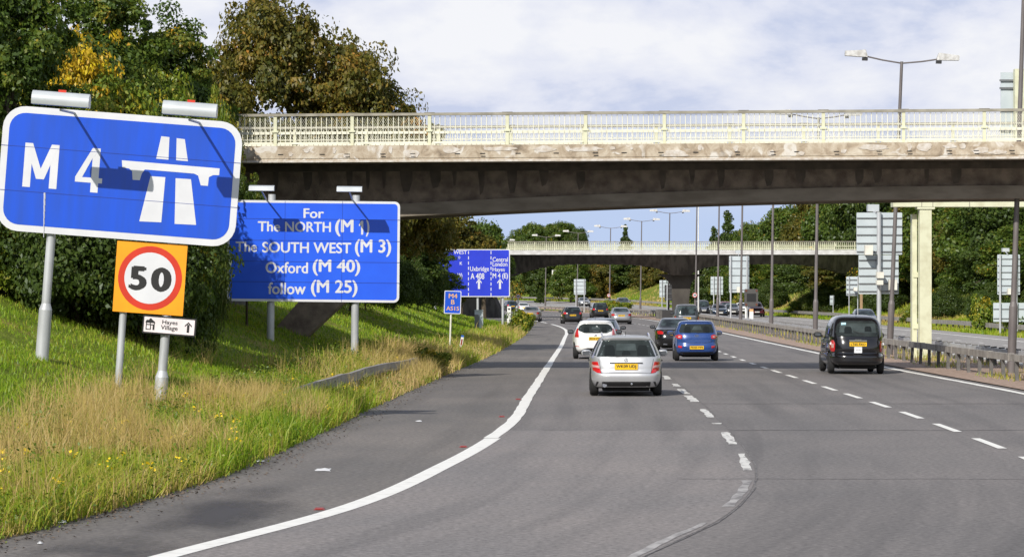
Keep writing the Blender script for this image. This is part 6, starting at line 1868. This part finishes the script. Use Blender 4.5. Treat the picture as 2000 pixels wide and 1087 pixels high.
for k, (Y, off, s, sz, lab) in enumerate(((250,17.5,0.9,1.1,'dark bramble low on the right bank behind the gantry foot'),(222,17.2,0.9,1.1,'dark bramble low on the right bank right of the gantry'),(300,17.6,1.1,1.3,'dark bramble on the right bank behind the taxi roof'),(345,17.4,1.2,1.3,'dark bramble on the right bank behind the small grey sign back'),(400,17.8,1.4,1.5,'dark bramble on the right bank right of the oncoming queue'),(200,17.0,0.8,1.0,'dark bramble behind the wide grey panel'))):
    plant('bramble', 'bramble_bush', lab, 'bush', float(XC(Y))+off, Y, None, s, k*1.1, sz, 'brambles on the right bank')
# ------------------------------------------------------------------ grass, weeds and litter on the verges
MT['grass'] = M_leaf('grass_blades', [(0.0,(0.10,0.19,0.008)),(0.3,(0.25,0.39,0.018)),(0.55,(0.40,0.41,0.045)),(0.8,(0.50,0.385,0.12)),(1.0,(0.62,0.455,0.20))], 0.4)
def blades(P, h, w, lean, tint, rng):
    """bent two-segment blades: 5 points each"""
    n = len(P)
    a = rng.uniform(0, 2*np.pi, n)
    side = np.stack([np.cos(a), np.sin(a), np.zeros(n)], 1)*w[:,None]
    b = rng.uniform(0, 2*np.pi, n)
    ln = np.stack([np.cos(b), np.sin(b), np.zeros(n)], 1)*(lean*h)[:,None]
    up = np.zeros((n,3)); up[:,2] = h
    m = P + up*0.55 + ln*0.32
    t = P + up*(1-0.25*np.abs(lean)[:,None]) + ln
    V = np.stack([P-side*0.5, P+side*0.5, m+side*0.36, m-side*0.36, t], 1).reshape(-1,3)
    k = np.arange(n)*5
    q = np.stack([k,k+1,k+2, k,k+2,k+3, k+3,k+2,k+4], 1).ravel()
    return V, q, np.repeat(tint, 5)
def grass_object(name, label, P, h, w, lean, tint, rng, cat='grass'):
    V, q, T = blades(P, h, w, lean, tint, rng)
    me = np_mesh(name, V, 3, q)
    set_tint(me, T)
    return tag(link(name, me, MT['grass']), label, cat, kind='stuff')
def scatter(n, Y0, Y1, d0, d1, rng, dens_near=True):
    # density falls with distance so blades keep a similar screen spacing
    u = rng.random(n)
    Y = 1/((1-u)/Y0 + u/Y1) if dens_near else Y0 + (Y1-Y0)*u
    d = d0 + (d1-d0)*rng.random(n)
    X = XL(Y) - d
    return X, Y, d
rng = np.random.default_rng(3)
def verge_points(n, Y0, Y1, d0, d1):
    X, Y, d = scatter(n, Y0, Y1, d0, d1, rng)
    return np.stack([X, Y, verge_left(Y, d)-0.02], 1), X, Y, d
# short mown-looking sward over the whole slope
P, X, Y, d = verge_points(230000, 26, 260, 0.05, 11.5)
patch_ = vnoise(X*0.45, Y*0.16, 31)*0.6 + vnoise(X*1.5, Y*0.6, 32)*0.4
dry = np.clip(patch_*1.5-0.48, 0, 1)*np.interp(Y, [30,62,85,110], [1.0,0.85,0.45,0.15]) + 0.45*np.exp(-(d/1.0)**2)
# worn straw-coloured scar across the slope at the left
tint = np.clip(0.23 + 0.6*dry*np.interp(d, [2.5,4.5,9], [1,0.55,0.75]) + rng.normal(0, 0.15, len(X)), 0, 1)
h = (0.09 + 0.10*rng.random(len(X)))*np.interp(d, [1.5,4,9], [1.0,0.72,0.65])*(0.7+0.8*vnoise(X*0.9, Y*0.4, 33))*np.interp(Y, [26,100,260], [1,1.15,1.5])
grass_object('grass', 'green grass covering the left verge slope', P, h, np.interp(Y, [26,60,120,260], [0.012,0.018,0.034,0.065]), rng.normal(0, 0.55, len(X)), tint, rng)
# tall ragged grass along the road edge
P, X, Y, d = verge_points(95000, 26, 200, 0.0, 2.6)
keep = rng.random(len(X)) < np.exp(-((d-0.9)/1.1)**2)*np.clip(0.35+1.1*vnoise(X*0.7, Y*0.35, 41), 0, 1)
P, X, Y, d = P[keep], X[keep], Y[keep], d[keep]
h = rng.uniform(0.18, 0.55, len(X))*(0.5+vnoise(X*0.8, Y*0.3, 42))*np.interp(Y, [26,50,90,130,200],[0.85,1.0,1.1,0.9,1.2])
tint = np.clip(0.22 + 0.62*np.clip(vnoise(X*0.8, Y*0.28, 43)*1.6-0.3, 0, 1) + rng.normal(0, 0.2, len(X)) + np.interp(Y, [66,80,200], [0,0.26,0.22]), 0, 1)
grass_object('tall_grass', 'tall ragged green and straw grass along the left road edge', P, h, np.interp(Y, [26,60,120,200],[0.012,0.018,0.03,0.05]), rng.normal(0, 0.7, len(X)), tint, rng)
# dry straw tufts below the 50 sign
cx = rng.normal(0, 1, (900, 2))
Yc = np.clip(52 + cx[:,0]*9, 33, 92); dc = np.clip(1.9 + cx[:,1]*0.85, 0.3, 4.2)
reps = 34
Yc = np.repeat(Yc, reps) + rng.normal(0, 0.14, 900*reps); dc = np.repeat(dc, reps) + rng.normal(0, 0.09, 900*reps)
# a fringe of the same bleached grass heaps up where the guard rail ends
m_ = 7000
Yf = np.clip(rng.normal(92, 7, m_), 72, 112); df = np.clip(np.abs(rng.normal(0.9, 0.6, m_)), 0.1, 2.3)
Yc = np.concatenate([Yc, Yf]); dc = np.concatenate([dc, df])
Xc = XL(Yc) - dc
keep = vnoise(Xc*0.55, Yc*0.16, 51)*0.7 + 0.3*vnoise(Xc*2.1, Yc*0.8, 52) > 0.49
Xc, Yc, dc = Xc[keep], Yc[keep], dc[keep]
P = np.stack([Xc, Yc, verge_left(Yc, np.maximum(dc, 0))-0.02], 1)
grass_object('straw_grass', 'bleached dry grass tufts round the sign posts', P, rng.uniform(0.25, 0.85, len(P)), np.full(len(P), 0.011), rng.normal(0.25, 0.45, len(P)), np.clip(rng.normal(0.86, 0.10, len(P)), 0, 1), rng)
# leafy weeds among the grass
P, X, Y, d = verge_points(5200, 27, 130, 0.1, 3.2)
k = 16
Pw = np.repeat(P, k, 0) + rng.normal(0, 1, (len(P)*k, 3))*np.array([0.13,0.13,0.0]) + np.abs(rng.normal(0, 1, (len(P)*k, 1)))*np.array([0,0,0.15])
V, idx = leaf_quads(Pw, np.tile(np.array([0,-0.3,0.9]), (len(Pw),1)), 0.055, rng)
me = np_mesh('weeds', V, 4, idx); set_tint(me, np.repeat(np.clip(rng.normal(0.22, 0.2, len(Pw)), 0, 1), 4))
tag(link('weeds', me, MT['leaf_bright']), 'low leafy weeds mixed into the roadside grass', 'weeds', kind='stuff')
# yellow ragwort flowers
P, X, Y, d = verge_points(80, 27, 90, 0.15, 2.8)
k = 8
Pf = np.repeat(P, k, 0) + rng.normal(0, 1, (len(P)*k, 3))*np.array([0.045,0.045,0.03]) + np.array([0,0,0.36])
V, idx = leaf_quads(Pf, np.tile(np.array([0,-0.5,0.8]), (len(Pf),1)), 0.040, rng, 1.0)
me = np_mesh('yellow_flowers', V, 4, idx)
tag(link('yellow_flowers', me, M('yellow_petals', (0.80,0.56,0.01), 0.6)), 'small yellow flowers dotted through the roadside grass', 'flowers', kind='stuff')
# verge and reservation growth on the far side
n = 60000
u = rng.random(n); Y = 1/((1-u)/120 + u/640); off = 13.4 + np.abs(rng.normal(0, 4.0, n)); X = XC(Y)+off
P = np.stack([X, Y, verge_right(Y, off)-0.03], 1)
tint = np.clip(0.25 + 0.7*np.clip(vnoise(X*0.2, Y*0.06, 61)*1.7-0.5, 0, 1) + rng.normal(0, 0.12, n), 0, 1)
grass_object('far_grass', 'dry and green grass on the bank beyond the opposite carriageway', P, rng.uniform(0.25, 0.7, n)*np.where(off < 15.8, 0.55, 0.7), np.interp(Y, [120,300,640],[0.045,0.09,0.2]), rng.normal(0, 0.5, n), tint, rng)
n = 26000
u = rng.random(n); Y = 1/((1-u)/66 + u/480); off = rng.uniform(-1.5, 1.9, n)
keep = vnoise(off*1.5, Y*0.22, 71)*0.6 + 0.4*rng.random(n) > 0.62
Y, off = Y[keep], off[keep]; X = XC(Y)+off
P = np.stack([X, Y, 0.03 + opp_z(Y, off)], 1)
grass_object('reservation_weeds', 'straw and green weeds sprouting in the central reservation', P, rng.uniform(0.05, 0.32, len(P))*np.interp(np.abs(off), [0,1.2,2],[1.3,0.8,0.5]), np.interp(Y, [66,150,480],[0.015,0.03,0.10]), rng.normal(0, 0.7, len(P)), np.clip(rng.normal(0.62, 0.25, len(P)), 0, 1), rng)
# grit and dead leaves along the shoulder edge
n = 1500
u = rng.random(n); Y = 1/((1-u)/26 + u/130); d = -np.abs(rng.normal(0, 0.30, n)) + 0.05; X = XL(Y)-d
V, idx = leaf_quads(np.stack([X, Y, np.full(n, 0.016)], 1), np.tile(np.array([0,0,4.0]), (n,1)), 0.045, rng, 0.8)
me = np_mesh('debris', V, 4, idx)
tag(link('debris', me, M('dead_leaves', (0.20,0.14,0.095), 0.9, col2=(0.09,0.07,0.055), scale=30)), 'brown leaf litter and grit along the shoulder edge', 'debris', kind='stuff')

def crumple(name, label, px, py, w, l, h, mat, seed):
    r_ = random.Random(seed)
    Y = CAMH*FPX/(py-HOR); X = (px-1000)*Y/FPX
    t_ = MB(); nx, ny = 5, 5
    V = []
    for j in range(ny):
        for i in range(nx):
            e_ = 1 if 0 < i < nx-1 and 0 < j < ny-1 else 0.1
            V.append(((i/(nx-1)-0.5)*w + r_.uniform(-0.12,0.12)*w, (j/(ny-1)-0.5)*l + r_.uniform(-0.12,0.12)*l, 0.006 + h*e_*r_.uniform(0.3, 1)))
    F = [(j*nx+i, j*nx+i+1, (j+1)*nx+i+1, (j+1)*nx+i) for j in range(ny-1) for i in range(nx-1)]
    base = [(v[0], v[1], 0.005) for v in V]
    t_.add(V, F)
    o = t_.build(name, MT[mat], None)
    gz = max(0.0, ground_z(X, Y))
    o.location = (X, Y, 0.004+gz)
    return tag(o, label, 'litter')
crumple('plastic_bag', 'crumpled clear white bag lying on the hard shoulder', 632, 918, 0.22, 0.6, 0.02, 'litter', 1)
crumple('litter_scrap', 'small white scrap on the hard shoulder higher up', 818, 823, 0.12, 0.3, 0.02, 'litter', 2)
crumple('litter_scrap', 'white scrap at the edge of the verge by the blue wrapper', 505, 902, 0.14, 0.3, 0.03, 'litter', 3)
crumple('litter_scrap', 'white scrap at the bottom left edge of the grass', 122, 1022, 0.10, 0.16, 0.03, 'litter', 4)
crumple('blue_wrapper', 'blue wrapper at the foot of the roadside grass', 459, 912, 0.10, 0.25, 0.04, 'litter_blue', 5)
crumple('litter_scrap', 'tiny white scrap in the bottom left corner of the road', 78, 1062, 0.05, 0.10, 0.02, 'litter', 6)
for k, (px, py, lab) in enumerate(((624,995,'nearest red road stud left of the white edge line'),(905,873,'second red road stud beside the edge line'),(980,814,'third red road stud beside the edge line'),(1012,780,'fourth faint red road stud beside the edge line'))):
    Y = CAMH*FPX/(py-HOR); X = (px-1000)*Y/FPX
    st_ = thing('road_stud', lab, 'road stud', (X, Y, 0.006), group='red road studs')
    m = MB(); m.add([(-0.065,-0.10,0),(0.065,-0.10,0),(0.065,0.10,0),(-0.065,0.10,0),(-0.045,-0.06,0.022),(0.045,-0.06,0.022),(0.045,0.06,0.022),(-0.045,0.06,0.022)],[(0,3,2,1),(4,5,6,7),(0,1,5,4),(1,2,6,5),(2,3,7,6),(3,0,4,7)]); m.build('casing', M('stud_red', (0.26,0.06,0.06), 0.6) if k == 0 else bpy.data.materials['stud_red'], st_)
    m = MB(); m.box(-0.04,0.04,-0.102,-0.083,0.006,0.018); m.build('reflector', MT['red_reflect'], st_)
